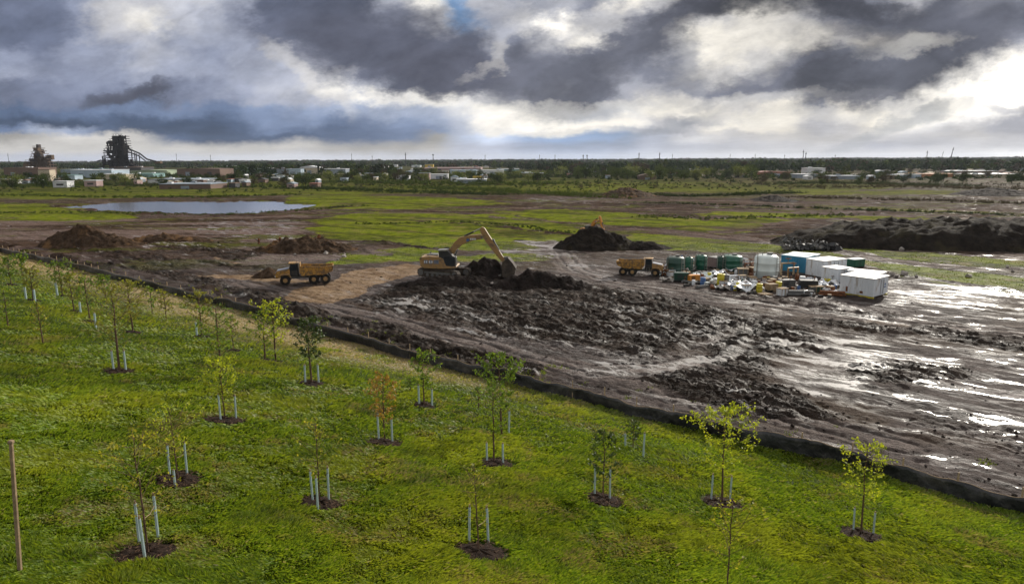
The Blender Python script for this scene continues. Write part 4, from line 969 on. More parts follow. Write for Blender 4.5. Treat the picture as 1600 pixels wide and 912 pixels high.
def dumper(P0, s, rz, desc):
    # articulated dump truck, front towards +x
    e = empty('dump_truck', P0, rz, s); tag(e, desc, 'dump truck', 'dump trucks parked on the mud')
    Y = M['yellow']
    ch = MB(); ch.box((-.9, 0, .95), (4.4, .9, .35)); ch.box((2.2, 0, .95), (2.0, 1.0, .45)); ch.cyl((.95, 0, .7), (.95, 0, 1.3), .3); ch.build('chassis', M['grey'], e)
    bed = [(-3.9, 2.35), (-3.75, 1.75), (-2.7, 1.28), (.35, 1.22), (.62, 1.6), (.62, 2.55), (.2, 2.42), (-2.6, 2.30), (-3.55, 2.5)]
    b = MB().prism(bed, -1.32, -1.22).prism(bed, 1.22, 1.32)
    b.prism([(-3.9, 2.35), (-3.75, 1.75), (-2.7, 1.28), (.35, 1.22), (.62, 1.6), (.62, 2.9), (.52, 2.9), (.50, 1.68), (.28, 1.34), (-2.66, 1.40), (-3.62, 1.85), (-3.78, 2.35)], -1.24, 1.24)
    bed_o = b.build('dump_bed', Y, e)
    rb = MB()
    for x in (-3.0, -2.1, -1.2, -.3):
        for y in (-1.35, 1.35): rb.prism([(x, 1.33), (x+.12, 1.33), (x+.16, 2.33), (x-.02, 2.33)], y-.03, y+.03)
    rb.tube([(-3.9, -1.34, 2.42), (-2.6, -1.34, 2.34), (.6, -1.34, 2.5)], .07, 6).tube([(-3.9, 1.34, 2.42), (-2.6, 1.34, 2.34), (.6, 1.34, 2.5)], .07, 6); rb.build('bed_rib', Y, bed_o)
    MB().box((-1.4, 0, 1.75), (3.6, 2.35, .5), taper=.8).build('load_of_mud', M['soil_dark'], bed_o)
    hood = [(1.95, 1.05), (3.75, 1.0), (3.85, 1.25), (3.7, 1.85), (1.95, 2.15)]
    h = MB().prism(hood, -.85, .85).build('hood', Y, e, bevel=.05)
    MB().prism([(2.05, 2.16), (3.6, 1.9), (3.6, 1.95), (2.05, 2.24)], -.75, .75).build('hood_cover', M['bluegrey'], h)
    MB().box((3.86, 0, 1.35), (.05, 1.3, .5)).build('radiator_grille', M['black'], h)
    for y in (-.7, .7): MB().cyl((3.84, y, 1.15), (3.90, y, 1.15), .11, n=10).build('headlight', M['roofw'], h)
    cab = MB().prism([(.8, 1.1), (1.95, 1.1), (2.05, 1.9), (1.85, 2.85), (.85, 2.85)], -.72, .72).build('cab', M['black'], e, bevel=.04)
    for y in (-.735, .735): MB().prism([(.95, 1.95), (1.9, 1.9), (1.75, 2.72), (.95, 2.72)], y-.01, y+.01).build('cab_window', M['glass'], cab)
    MB().box((1.4, 0, 2.90), (1.3, 1.6, .10)).build('cab_roof', Y, cab, bevel=.03)
    MB().cyl((1.0, .5, 2.9), (1.0, .5, 3.15), .03, n=5).build('aerial', M['grey'], cab)
    for y in (-1.05, 1.05):
        MB().prism([(1.75, 1.0), (2.0, 1.5), (3.1, 1.5), (3.4, 1.0), (3.3, 1.0), (3.05, 1.4), (2.05, 1.4), (1.85, 1.0)], y-.28, y+.28).build('mudguard', M['tan'], e)
    MB().tube([(1.1, -1.2, .5), (1.1, -1.2, 1.4), (1.6, -1.2, 1.4), (1.6, -1.2, .5)], .03, 5).build('ladder', M['steel'], e)
    for x in (2.55, -1.2, -2.75):
        for y in (-1.08, 1.08):
            w = MB(); r = .66; sg = 1 if y > 0 else -1
            w.cyl((x, y-.26, r), (x, y+.26, r), r, n=22)
            for i in range(22):
                a = i/22*6.2832; w.box((x+r*math.cos(a), y, r+r*math.sin(a)), (.07, .54, .06), Matrix.Rotation(-a, 3, 'Y'))
            wo_ = w.build('wheel', M['tyre'], e)
            MB().cyl((x, y+sg*.2, r), (x, y+sg*.285, r), .34, .28, n=14).build('hub', M['tan'], wo_)
    return e
p = gp(474, 445); t1 = dumper((p.x, p.y+.8, p.z), .80, R(180+14), 'mud caked yellow dump truck facing left on the tan soil')
p = gp(1003, 433); t2 = copy_tree(t1); t2.location = (p.x, p.y+1.1, p.z); t2.rotation_euler.z = R(-16); t2.scale = (.70,)*3
t2['label'] = 'yellow dump truck parked at the left end of the tank yard'
for t, mt in ((t2, 'tan'),):
    for ch in t.children:
        if ch.name.split('.')[0] == 'hood': ch.data = ch.data.copy(); ch.data.materials.clear(); ch.data.materials.append(M[mt])

# ------------------------------------------------------------------ tank yard
def tank(px, py, wpx, hpx, mat, label, squat=True, name='storage_tank'):
    p = gp(px, py); k = mpp(p); r = wpx*k/2; h = hpx*k*1.02; p.y += r
    e = empty(name, p); tag(e, label, 'tank')
    pr = [(r*.97, 0), (r, .05), (r, h*.28), (r*1.025, h*.30), (r*1.025, h*.33), (r, h*.35), (r, h*.60), (r*1.025, h*.62), (r*1.025, h*.65), (r, h*.67), (r*.99, h*.84), (r*.93, h*.90), (r*.7, h*.955), (r*.3, h*.985), (.02, h)]
    b = MB().lathe(pr, n=32).build('tank_body', mat, e, smooth=True)
    MB().cyl((r*.2, -r*.1, h*.96), (r*.2, -r*.1, h*1.06), r*.24, n=14).build('manhole_lid', M['grey'], b)
    MB().tube([(-r*.5, -r*.3, h*.9), (-r*.5, -r*.3, h*1.08), (-r*.95, -r*.45, h*1.05), (-r*.98, -r*.45, h*.1)], .045, 6).build('pipe', M['steel'], e)
    lb = MB(); x0 = r*.62; y0 = -r*.85
    for sx in (-.16, .16): lb.tube([(x0+sx, y0-.12, 0), (x0+sx, y0-.12, h*1.02)], .025, 5)
    for i in range(int(h/.3)): lb.tube([(x0-.16, y0-.12, .2+i*.3), (x0+.16, y0-.12, .2+i*.3)], .018, 4)
    lb.build('ladder', M['steel'], e)
    return e
tank(1058, 431, 28, 28, M['dgreen'], 'large dark green tank nearest the right dump truck')
tank(1077, 424, 14, 22, M['green'], 'narrow green tank touching the large dark green one')
tank(1097, 423, 19, 23, M['green'], 'bright green tank left of the pinkish box container')
tank(1127, 424, 12, 22, M['dgreen'], 'narrow dark green tank right of the pinkish box container')
tank(1148, 425, 32, 24, M['green'], 'widest bright green tank at the right end of the green row')
tank(1203, 438, 37, 37, M['poly'], 'tall white plastic tank in the middle of the yard')
def container(Lp, Cp, Rp, hpx, mat, roof, label, marks=None, chamfer=0):
    pl, p, pr_ = gp(*Lp), gp(*Cp), gp(*Rp); k = mpp(p); v = (p-pl).xy; L = v.length; D = max(1.2, (pr_-p).xy.length*.92); h = hpx*k
    yaw = -math.atan2(v.y, v.x)
    e = empty('container', p, -yaw); tag(e, label, 'container', 'box containers in the yard')
    b = MB(); z0 = .18
    if chamfer: poly = [(-L, 0), (0, 0), (chamfer*.0+.0, 0), (0, D-chamfer), (-chamfer, D), (-L, D)]
    else: poly = [(-L, 0), (0, 0), (0, D), (-L, D)]
    n = len(poly); b.add([(x, y, z0) for x, y in poly]+[(x, y, h) for x, y in poly], [(i, (i+1) % n, n+(i+1) % n, n+i) for i in range(n)]+[tuple(range(n-1, -1, -1)), tuple(range(n, 2*n))])
    bo = b.build('box_body', mat, e, bevel=.02)
    r_ = MB(); r_.box((-L/2, D/2, h+.04), (L+.10, D+.10, .08)); r_.build('roof_panel', roof, bo, bevel=.02)
    rb = MB(); nn = int(L/.32)
    for i in range(nn): rb.box((-L+.25+i*(L-.5)/max(1, nn-1), -.015, (h+z0)/2), (.07, .03, h-z0-.25))
    rb.build('wall_rib', mat, bo)
    d = MB(); d.box((.015, D*.30, (h+z0)/2), (.03, D*.42, h*.82)); d.box((.015, D*.74, (h+z0)/2), (.03, D*.40, h*.82)); dr = d.build('door', mat, bo)
    hb = MB()
    for y in (.42, .60): hb.cyl((.05, D*y, z0+.15), (.05, D*y, h-.15), .022, n=6)
    hb.build('door_handle', M['grey'], dr)
    for y in (.12, D-.12): MB().box((-L/2, y, .09), (L, .16, .18)).build('skid', M['byellow'] if marks else M['grey'], e)
    if marks:
        m_ = MB(); m_.box((.045, D*.72, h*.64), (.02, .22, .18)); m_.box((.045, D*.72, h*.50), (.02, .40, .10)); m_.build('door_marking', M['bblue'], dr)
        st_ = MB(); st_.box((-L*.78, -.035, h*.33), (.18, .02, .5)); st_.box((-L*.35, -.035, h*.26), (.3, .02, .22)); st_.build('rust_patch', M['rust'], bo)
    return e
container((1311,459), (1364,467), (1391,460.5), 30.5, M['white'], M['roofw'], 'nearest white container with yellow skids at the right end of the yard', marks=True, chamfer=.6)
container((1322,446), (1376,452), (1388,449), 23, M['white'], M['roofw'], 'low white container directly behind the nearest one')
container((1282,440), (1308,445), (1326,441), 23, M['white'], M['roofw'], 'small white container left behind the nearest one')
container((1258,431), (1286,436), (1320,430.5), 27, M['white'], M['roofw'], 'long white container just right of the blue one', marks=None)
container((1219,425), (1257,430), (1268,427), 26.5, M['blue'], M['pblue'], 'bright blue container with pale roof beside the tall white tank')
container((1231,419), (1273,423), (1284,420.5), 24, M['pblue'], M['roofw'], 'pale blue container behind the bright blue one')
container((1105,418), (1119,420.5), (1126,418), 17, mat_basic('dusty_pink_paint', (.28, .19, .19), .6, .15, 2, (.15, .1, .08)), M['grey'], 'pinkish box container squeezed between green tanks')
container((1322,418), (1334,420), (1342,417), 13, M['green'], M['poly'], 'tiny green box at the back right of the containers')

def junk(kind, px, py, s, rz, label, group, mat=None, loc=None):
    p = Vector(loc) if loc else gp(px, py); e = None; r_ = random.Random(int(px*7+py*3)); cat = kind
    if kind == 'barrel':
        e = empty('barrel', p, rz, s); b = MB().lathe([(.29, 0), (.3, .02), (.29, .3), (.305, .31), (.29, .33), (.29, .58), (.305, .6), (.29, .62), (.3, .88), (.27, .9), (.02, .88)], n=18).build('drum', mat, e, smooth=True)
        MB().cyl((.12, 0, .88), (.12, 0, .92), .05, n=8).build('cap', M['grey'], b)
    elif kind == 'pallet':
        e = empty('pallet', p, rz, s); m_ = MB()
        for y in (-.5, 0, .5): m_.box((0, y, .05), (1.2, .1, .1))
        m_.build('bearer', M['wood'], e); m_ = MB()
        for i in range(7): m_.box((-.54+i*.18, 0, .115), (.12, 1.1, .025))
        m_.build('deck', M['wood'], e)
        if r_.random() < .5: MB().box((0, 0, .42), (.9, .85, .55), taper=.9).build('wrapped_load', mat or M['white'], e, bevel=.06)
    elif kind == 'pipe bundle':
        e = empty('pipe_bundle', p, rz, s)
        for i in range(3): MB().cyl((-1.3, -.3+i*.28, .13), (1.3, -.3+i*.28, .13), .13, n=10).build('pipe', mat, e)
        for i in range(2): MB().cyl((-1.2, -.16+i*.28, .36), (1.2, -.16+i*.28, .36), .13, n=10).build('pipe', mat, e)
    elif kind == 'tyre':
        e = empty('tyre', p, rz, s); m_ = MB().lathe([(.28, .02), (.5, 0), (.58, .08), (.58, .24), (.5, .32), (.28, .30), (.28, .02)], n=20); m_.build('tread', M['tyre'], e, smooth=True)
    elif kind == 'crate':
        e = empty('crate', p, rz, s); MB().box((0, 0, .38), (.95, .75, .72)).build('crate_box', mat, e, bevel=.02); MB().box((0, 0, .77), (1.02, .82, .06)).build('lid', M['wood'], e)
        m_ = MB()
        for x in (-.42, 0, .42): m_.box((x, -.39, .38), (.08, .03, .7))
        m_.build('batten', M['wood'], e)
    elif kind == 'sheet':
        n = 9; V = []; 
        for j in range(n):
            for i in range(n):
                V.append(((i/(n-1)-.5)*2.0, (j/(n-1)-.5)*1.5, .18+.25*r_.random()+.25*math.sin(i*.9+px)*math.cos(j*.8)))
        fs = [(j*n+i, j*n+i+1, (j+1)*n+i+1, (j+1)*n+i) for j in range(n-1) for i in range(n-1)]
        m_ = MB(); m_.add(V, fs); e = m_.build('crumpled_sheet', mat); e.location = p; e.rotation_euler.z = rz; e.scale = (s,)*3
        so = e.modifiers.new('t', 'SOLIDIFY'); so.thickness = .04
    elif kind == 'generator':
        e = empty('generator', p, rz, s); b = MB().box((0, 0, .62), (1.7, .9, .85)).build('housing', mat, e, bevel=.05); MB().box((0, 0, .12), (1.9, .95, .12)).build('skid', M['black'], e)
        m_ = MB()
        for i in range(6): m_.box((-.45+i*.1, -.46, .65), (.05, .03, .5))
        m_.build('vent', M['black'], b); MB().cyl((.6, .2, 1.0), (.6, .2, 1.4), .05).build('exhaust', M['rust'], b)
    elif kind == 'valve stand':
        e = empty('valve_stand', p, rz, s); MB().tube([(-.5, 0, .0), (-.5, 0, .9), (.5, 0, .9), (.5, 0, 0)], .09, 8).build('pipe', mat, e); b = MB().cyl((0, 0, .9), (0, 0, 1.25), .03).build('stem', M['grey'], e)
        MB().lathe([(.18, 1.24), (.22, 1.25), (.22, 1.28), (.18, 1.29), (.18, 1.24)], n=14).build('hand_wheel', M['rust'], b)
    elif kind == 'rock':
        m_ = MB(); V = [Vector((r_.gauss(0, 1), r_.gauss(0, 1), r_.gauss(0, 1))).normalized()*r_.uniform(.3, .45) for _ in range(14)]
        import bmesh
        bm = bmesh.new(); [bm.verts.new(v) for v in V]; bmesh.ops.convex_hull(bm, input=bm.verts); me = bpy.data.meshes.new('rock'); bm.to_mesh(me); bm.free(); me.materials.append(mat or M['stone'])
        e = link(bpy.data.objects.new('rock', me)); e.location = p+Vector((0, 0, .1)); e.rotation_euler.z = rz; e.scale = (s,)*3
    tag(e, label, cat, group); return e
J = [
 ('barrel',1126,447,1.5,0,'bright yellow drum in the front middle of the yard clutter',M['byellow']),
 ('barrel',1133,447,1.4,1,'grey drum touching the bright yellow drum',M['grey']),
 ('barrel',1186,458,1.1,0,'yellow drum lower left of the tall white tank',M['byellow']),
 ('barrel',1216,455,1.1,0,'dull yellow drum lower right of the tall white tank',M['byellow']),
 ('barrel',1098,446,1.0,0,'blue drum left of the bright yellow drum',M['bblue']),
 ('sheet',1165,455,1.5,.3,'large crumpled white sheet lying in front of the tall white tank',M['white']),
 ('sheet',1150,449,1.2,1.2,'white sheet left beside the large crumpled one',M['white']),
 ('sheet',1100,434,1.2,.1,'bluish white sheet spread in front of the green tanks',M['poly']),
 ('sheet',1122,430,1.0,.7,'folded white sheet behind the bright yellow drum',M['white']),
 ('sheet',1293,447,1.1,.2,'white sheet draped on the ground left of the nearest container',M['white']),
 ('sheet',1043,440,.8,.4,'small pale sheet on the mud before the dark green tank',M['concrete']),
 ('generator',1064,440,1.0,-.1,'dark green generator in front of the large dark green tank',M['dgreen']),
 ('generator',1083,441,.8,.2,'orange generator left of the blue drum',M['orange']),
 ('generator',1228,452,1.0,.1,'grey generator below the bright blue container',M['grey']),
 ('generator',1262,455,1.1,-.2,'black generator in front of the long white container',M['black']),
 ('pipe bundle',1140,437,1.0,.1,'white pipe bundle behind the grey drum',M['white']),
 ('pipe bundle',1250,462,1.1,-.1,'grey pipe bundle at the front edge of the yard',M['grey']),
 ('pipe bundle',1300,462,1.0,-.3,'rusty pipe bundle left of the nearest white container',M['rust']),
 ('valve stand',1172,428,1.4,0,'rusty valve stand left of the tall white tank',M['rust']),
 ('valve stand',1238,438,1.5,.4,'brass coloured valve stand in front of the blue container',M['tan']),
 ('valve stand',1230,430,1.6,.1,'tall pale valve stand between white tank and blue container',M['paleb']),
 ('tyre',1109,449,.9,0,'black tyre between the blue and the yellow drums',None),
 ('tyre',1175,461,.9,0,'black tyre lying before the large crumpled white sheet',None),
 ('crate',1205,456,1.1,.3,'brown crate standing before the tall white tank',M['wood']),
 ('crate',1180,432,1.4,.2,'rusty crate against the left side of the tall white tank',M['rust']),
 ('crate',1160,432,1.3,-.2,'dark crate before the widest green tank',M['grey']),
 ('crate',1278,458,1.0,.1,'green crate right of the black generator',M['dgreen']),
 ('pallet',1240,458,1.1,.2,'wooden pallet between the grey and black generators',M['white']),
 ('pallet',1195,463,1.0,.5,'wooden pallet at the front below the white tank',None),
 ('crate',1222,462,1.0,.4,'white crate at the front of the yard clutter',M['white']),
]
for kd, px, py, s, rz, lb, mt in J: junk(kd, px, py, s*.95, rz, lb, None, mt)
kinds = [('barrel', [M['bblue'], M['grey'], M['white'], M['rust'], M['dgreen'], M['byellow']]), ('pallet', [M['white'], M['poly'], M['grey']]), ('crate', [M['wood'], M['grey'], M['white'], M['rust']]), ('pipe bundle', [M['rust'], M['white'], M['grey']]), ('tyre', [None]), ('valve stand', [M['rust'], M['white'], M['grey']]), ('sheet', [M['white'], M['concrete'], M['poly']])]
ph = {'barrel': 'small drum lost among the jumbled yard clutter', 'pallet': 'loaded or bare pallet among the jumbled yard clutter', 'crate': 'small crate lost among the jumbled yard clutter', 'pipe bundle': 'short pipes piled among the jumbled yard clutter', 'tyre': 'old tyre lost among the jumbled yard clutter', 'valve stand': 'bent pipework lost among the jumbled yard clutter', 'sheet': 'scrap of sheeting among the jumbled yard clutter'}
rj = random.Random(5)
for i in range(260):
    t = rj.random(); px = 1030+t*275; lo = 430+t*10; hi = 446+t*24-(14 if t < .15 else 0)
    if i % 4 == 0: px = rj.uniform(1040, 1180); lo, hi = 402, 430
    py = rj.uniform(lo, hi); kd, ms = rj.choice(kinds)
    junk(kd, px, py, rj.uniform(.4, .85), rj.uniform(0, 3), ph[kd], 'jumbled '+kd+' clutter in the yard', rj.choice(ms))

# dark scrap row behind the containers
rs = random.Random(9); p0 = gp(1265, 391)
e = empty('scrap_pile', p0); tag(e, 'row of dark tangled scrap metal behind the container yard', 'scrap pile')
k = mpp(p0)
for j, (x0, x1, h) in enumerate(((-42, -22, 17), (-24, 2, 14), (0, 22, 13), (18, 46, 10))):
    m_ = MB()
    for i in range(60):
        x = rs.uniform(x0, x1)*k; z = abs(rs.gauss(0, .45))*h*k; y = rs.uniform(-1, 1); a = Vector((rs.uniform(-1, 1), rs.uniform(-.6, .6), rs.uniform(-.5, .9)))*rs.uniform(.3, 1.0)
        if rs.random() < .5: m_.cyl(Vector((x, y, z+.1))-a*.5, Vector((x, y, z+.1))+a*.5, rs.uniform(.04, .14), n=6)
        else: m_.box((x, y, z*.7+.1), (rs.uniform(.2, .8), rs.uniform(.2, .8), rs.uniform(.1, .6)), Matrix.Rotation(rs.uniform(0, 3), 3, a.normalized()))
    m_.build('scrap_metal', M['black'] if j % 2 else M['grey'], e)
for i in range(26):
    px, py = rs.choice([(rs.uniform(1330, 1600), rs.uniform(415, 436)), (rs.uniform(1360, 1440), rs.uniform(380, 392)), (rs.uniform(430, 560), rs.uniform(395, 410)), (rs.uniform(560, 1000), rs.uniform(440, 500))])
    junk('rock', px, py, rs.uniform(.4, 1.3), rs.uniform(0, 3), 'pale rock lying loose on the muddy plain', 'pale rocks on the muddy plain')

# ------------------------------------------------------------------ far things: buildings, furnaces, trees, masts
def at_dist(px, Y): # point on the plain at depth Y below photo column px
    x = (px-800)/F*(Y*math.cos(PITCH)+CAM_H*math.sin(PITCH)); return x, Y
def far_mat(c, name): return mat_basic(name, c, .7, .12, .08, tuple(q*.5 for q in c), dthr=(.6, .8))
FM = {}
def fm_(c):
    key = tuple(c)
    if key not in FM: FM[key] = far_mat(c, 'facade_%d' % len(FM))
    return FM[key]
WH, BG, LB, GN, BR, RD, CR, YE, OR_, DK, TE, PK = (.62,.63,.66), (.24,.28,.33), (.36,.44,.52), (.30,.36,.26), (.16,.11,.09), (.30,.13,.10), (.50,.43,.33), (.50,.36,.06), (.42,.20,.10), (.07,.07,.075), (.20,.32,.32), (.36,.26,.25)
def depth_of(py):
    v = ray(800, py); return v[1]*(-CAM_H/v[2])
def building(x0, x1, yt, yb, wall, roof, desc, kind='warehouse', pitch=0.0, bands=True, group=None):
    yb = max(yb, 258.5); Y = depth_of(yb); a, _ = at_dist(x0, Y); b, _ = at_dist(x1, Y); w = b-a; cx = (a+b)/2
    p0 = gp((x0+x1)/2, yb) if Y < 400 else Vector((cx, Y, 0)); k = mpp((cx, Y, 0)); h = max(2.2, (yb-yt)*k); dp = max(6, min(w*.8, 60))
    e = empty(kind.replace(' ', '_'), (cx, Y+dp/2, p0.z-.1)); tag(e, desc, kind, group)
    wb = MB().box((0, 0, h/2), (w, dp, h)).build('wall', fm_(wall), e)
    if pitch:
        hp = h*pitch; MB().prism([(-w/2-.3, h+.01), (w/2+.3, h+.01), (w/2-.2, h+hp*.3), (0, h+hp), (-w/2+.2, h+hp*.3)], -dp/2-.3, dp/2+.3).build('roof', fm_(roof), e)
    else:
        rf = MB().box((0, 0, h+.16), (w+.5, dp+.5, .3)).build('roof', fm_(roof), e)
        rr2 = random.Random(int(x0)); vb = MB()
        if w > 14:
            for i in range(int(w/12)): MB().box((rr2.uniform(-w*.42, w*.42), rr2.uniform(-dp*.3, dp*.3), h+.7), (2.2, 2.2, .8)).build('roof_vent', fm_(WH if rr2.random() < .5 else BG), rf)
    if bands and w > 9:
        db = max(1, int(w/14))
        for i in range(min(db, 8)):
            x = -w/2+(i+.5)*w/db; MB().box((x, -dp/2-.05, min(1.9, h*.35)), (min(4, w*.3), .12, min(3.6, h*.66))).build('loading_door', fm_(DK if i % 2 else BG), wb)
    elif w <= 9 and k < .8: MB().box((0, -dp/2-.04, h*.5), (w*.5, .1, h*.3)).build('window', fm_(DK), wb)
    return e
B = [
 (8,62,259,272,BR,BR,'long brown works building left of the pale furnace tower',0),
 (62,80,262,280,CR,BR,'tan block with flat roof below the pale furnace tower',0),
 (96,142,262,268.5,BG,LB,'flat blue grey warehouse roof right of the pale furnace tower',0),
 (92,118,271,278,LB,TE,'low teal roofed shed below the flat blue grey warehouse',0),
 (112,176,263,275,LB,WH,'wide light blue warehouse left of the dark furnace',0),
 (146,176,261,269,TE,TE,'teal warehouse standing against the left of the dark furnace',0),
 (155,198,269.5,277.5,CR,WH,'cream roofed shed in front of the dark furnace',0),
 (172,222,259,269,DK,BR,'dark casting hall at the foot of the dark furnace',0),
 (205,262,264,271,GN,GN,'long green roofed shed right of the dark furnace',.15),
 (192,240,269,275,TE,TE,'pale teal low shed below the long green roofed one',0),
 (84,106,281,290,WH,WH,'small white shed low at the left by the pale furnace',0),
 (133,152,280,289,PK,WH,'small pinkish shed between two bushes at the left',0),
 (232,318,280,284,WH,BG,'very long low white roofed depot in the left town',0),
 (250,330,285.5,293,BR,BG,'long grey brown shed at the front of the left town',0),
 (278,345,262,273,BR,BR,'long brown industrial hall in the left town',.1),
 (336,392,263,271,BG,LB,'long blue grey hall right of the long brown hall',0),
 (351,366,257.5,262,WH,WH,'bright white roofed block near the horizon at left',0),
 (388,421,261,269.5,LB,WH,'light blue warehouse at the middle of the left town',0),
 (404,414,259.5,261.8,WH,WH,'small white far block above the light blue warehouse',0),
 (421,450,262,272,BG,BR,'dark blue warehouse beside the light blue one',0),
 (448,471,263,273,LB,LB,'square light blue block left of the round roofed hall',0),
 (470,499,261,271,CR,WH,'white round roofed hall in the left town',.35),
 (459,466,257.5,260.5,OR_,CR,'tiny orange block near the horizon at left',0),
 (508,541,263,272,BG,WH,'white roofed blue hall right of the round roofed hall',0),
 (562,592,263.5,266.5,CR,WH,'thin pale roof among trees left of the tall mast',0),
 (615,622,256.5,260,WH,WH,'tiny bright white block under the tall mast',0),
 (644,658,257.5,261,WH,TE,'white and teal block right of the tall mast',0),
 (665,678,256.5,262,YE,CR,'small yellow block near the horizon at centre',0),
 (642,660,263.8,267,WH,WH,'bright white flat roof left of the pinkish long roof',0),
 (660,752,262,266,PK,PK,'long pinkish roofed plant in the centre town',0),
 (704,745,266,273,LB,LB,'big pale blue warehouse in the centre town',0),
 (753,788,266,274,WH,WH,'big white warehouse in the centre town',0),
 (655,672,270,281,PK,BG,'grey pink block at the front of the centre town',0),
 (672,700,272,279,WH,WH,'white shed cluster front left of the pale blue warehouse',0),
 (705,716,276,284,WH,LB,'small bright white gabled building in the centre town',.3),
 (740,752,276,281.5,YE,YE,'yellow shed in front of the big white warehouse',0),
 (716,760,281,286,BG,WH,'long low white shed row in front of the yellow shed',0),
 (778,812,264,267,TE,WH,'thin white roof right of the big white warehouse',0),
 (812,850,271,276,BR,BG,'dark brown shed among trees right of the white warehouse',0),
 (620,640,274,279,WH,WH,'small white house left of the grey pink block',.3),
 (1183,1236,271,275,RD,RD,'long red roofed building in the right town',.3),
 (1245,1275,274.5,281,BG,WH,'white flat shed below the red roofed building',0),
 (1262,1290,265,275,WH,WH,'tall white silo works in the right town',0),
 (1271,1282,259,266,BG,TE,'blue pitched roof above the white silo works',.6),
 (1300,1345,279,283,BG,BG,'grey low roof right of the white flat shed',0),
 (1368,1400,265,268,WH,LB,'thin white row near the trees at right',0),
 (1408,1440,276,281,LB,WH,'pale blue and white shed at right',0),
 (1427,1437,273,277.5,YE,OR_,'small orange yellow cabin on the pale blue shed',0),
 (1448,1452,274,278,GN,GN,'tiny green hut right of the orange cabin',0),
 (1440,1500,275,280,OR_,OR_,'long orange brown building at the far right',0),
 (1500,1560,271.5,275,PK,BG,'long grey pink roof at the far right',0),
 (1530,1600,276.5,281,CR,WH,'cream and white long shed at the far right edge',0),
 (1480,1492,256.5,259.5,BG,LB,'tiny pale blue block under the right horizon masts',0),
 (1150,1180,275,279,CR,RD,'low cream building with red roof at the right of the mid trees',.4),
 (1080,1090,266,272,DK,BG,'dark gabled house among the mid trees',.5),
 (1000,1025,276,282,BR,BR,'brown roofed cottage in the mid trees',.6),
 (905,925,262,266,WH,WH,'white roof between trees right of centre',0),
]
for x0, x1, yt, yb, wl, rf, ds, pt_ in B: building(x0, x1, yt, yb, wl, rf, ds, 'building', pt_)
rb_ = random.Random(11)
ZONES_B = [(0, 90, 276, 286, 'far left edge'), (200, 345, 281, 292, 'left town'), (345, 500, 274, 292, 'town below the round roofed hall'), (500, 640, 260, 284, 'trees left of the centre town'), (640, 830, 260, 286, 'centre town'), (830, 1100, 262, 284, 'belt of mid trees'), (1180, 1420, 262, 284, 'right town'), (1420, 1600, 260, 284, 'far right town')]
for (xa, xb, ya, yb2, nm) in ZONES_B:
    for i in range(18 if nm != 'belt of mid trees' else 9):
        x = rb_.uniform(xa, xb); yb = ya+(yb2-ya)*rb_.random(); w = rb_.uniform(3, 13); hh = rb_.uniform(1.6, 4.2)
        building(x, x+w, yb-hh, yb, rb_.choice([WH, WH, BG, CR, PK, BR, LB, DK]), rb_.choice([WH, WH, BG, BR, RD, CR, LB, DK]), 'small low shed scattered in the '+nm, 'shed', rb_.choice([0, .4]), bands=False, group='small sheds in the '+nm)

# dark blast furnace
def furnace(px, py, ptop, mat, mat2, desc, spec, seed):
    Y = 900.0; x, _ = at_dist(px, Y); k = mpp((x, Y, 0)); r_ = random.Random(seed); e = empty('blast_furnace', (x, Y, 0)); tag(e, desc, 'blast furnace')
    zt = CAM_H+(249.5-ptop)*k
    def X(p): return (p-px)*k
    def Zz(y): return CAM_H+(249.5-y)*k
    L = spec['outline']       # (y, left, right)
    ys = [l[0] for l in L]
    def lr(y): return np.interp(y, ys, [l[1] for l in L]), np.interp(y, ys, [l[2] for l in L])
    # core vessel
    pr = []
    for y in np.linspace(262, spec['core'], 9):
        a, b = lr(y); pr.append(((b-a)*k*.19, Zz(y)))
    c0, c1 = lr(spec['core']); MB().lathe([(q, z) for q, z in pr], (X((c0+c1)/2), 0, 0), 16).build('furnace_stack', mat, e)
    # floors with rails and columns
    y = 259; lv = 0
    while y > ptop+2:
        a, b = lr(y); a += r_.uniform(-1.5, 1.5); b += r_.uniform(-.5, 1.0); w = (b-a)*k; m_ = MB(); z = Zz(y)
        m_.box((X((a+b)/2), 0, z), (w, 16, .7)); pl = m_.build('platform', mat, e)
        m_ = MB()
        for i in range(max(3, int(w/3))):
            xx = X(a)+w*(i+.5)/max(3, int(w/3)); m_.box((xx, -7.9, z+1.4), (.35, .35, 2.2))
        m_.box((X((a+b)/2), -7.9, z+2.4), (w, .3, .3)); m_.build('railing', mat, pl)
        y -= spec['step']; lv += 1
    for i in range(spec['pipes']):
        y0 = r_.uniform(ptop+4, 258); a, b = lr(y0); p = r_.uniform(a, b); y1 = min(262, y0+r_.uniform(4, 16)); yy = r_.uniform(-8, 4)
        pts = [(X(p), yy, Zz(y0)), (X(p)+r_.uniform(-1, 1), yy, Zz(y1))]
        if r_.random() < .4: pts.insert(0, (X(p)+r_.uniform(-5, 5), yy, Zz(y0)+r_.uniform(0, 2)))
        MB().tube(pts, r_.uniform(.5, 1.6), 6).build('pipe', mat2 if r_.random() < .3 else mat, e)
    for i in range(spec['boxes']):
        y0 = r_.uniform(ptop+8, 260); a, b = lr(y0); p = r_.uniform(a+2, b-2); s_ = r_.uniform(2.5, 7)
        MB().box((X(p), r_.uniform(-8, 5), Zz(y0)+s_*.3), (s_, s_, s_*r_.uniform(.5, 1.1))).build('machine_house', mat2 if r_.random() < .35 else mat, e)
    return e, X, Zz, k
fdark = mat_basic('sooty_steel', (.014, .014, .018), .8, .3, .1); fdk2 = mat_basic('dark_rusty_steel', (.030, .023, .022), .8, .3, .1)
ftan = mat_basic('tan_furnace_steel', (.11, .075, .05), .8, .3, .1, (.05, .035, .03)); ftan2 = mat_basic('grey_furnace_steel', (.05, .042, .042), .8, .3, .1)
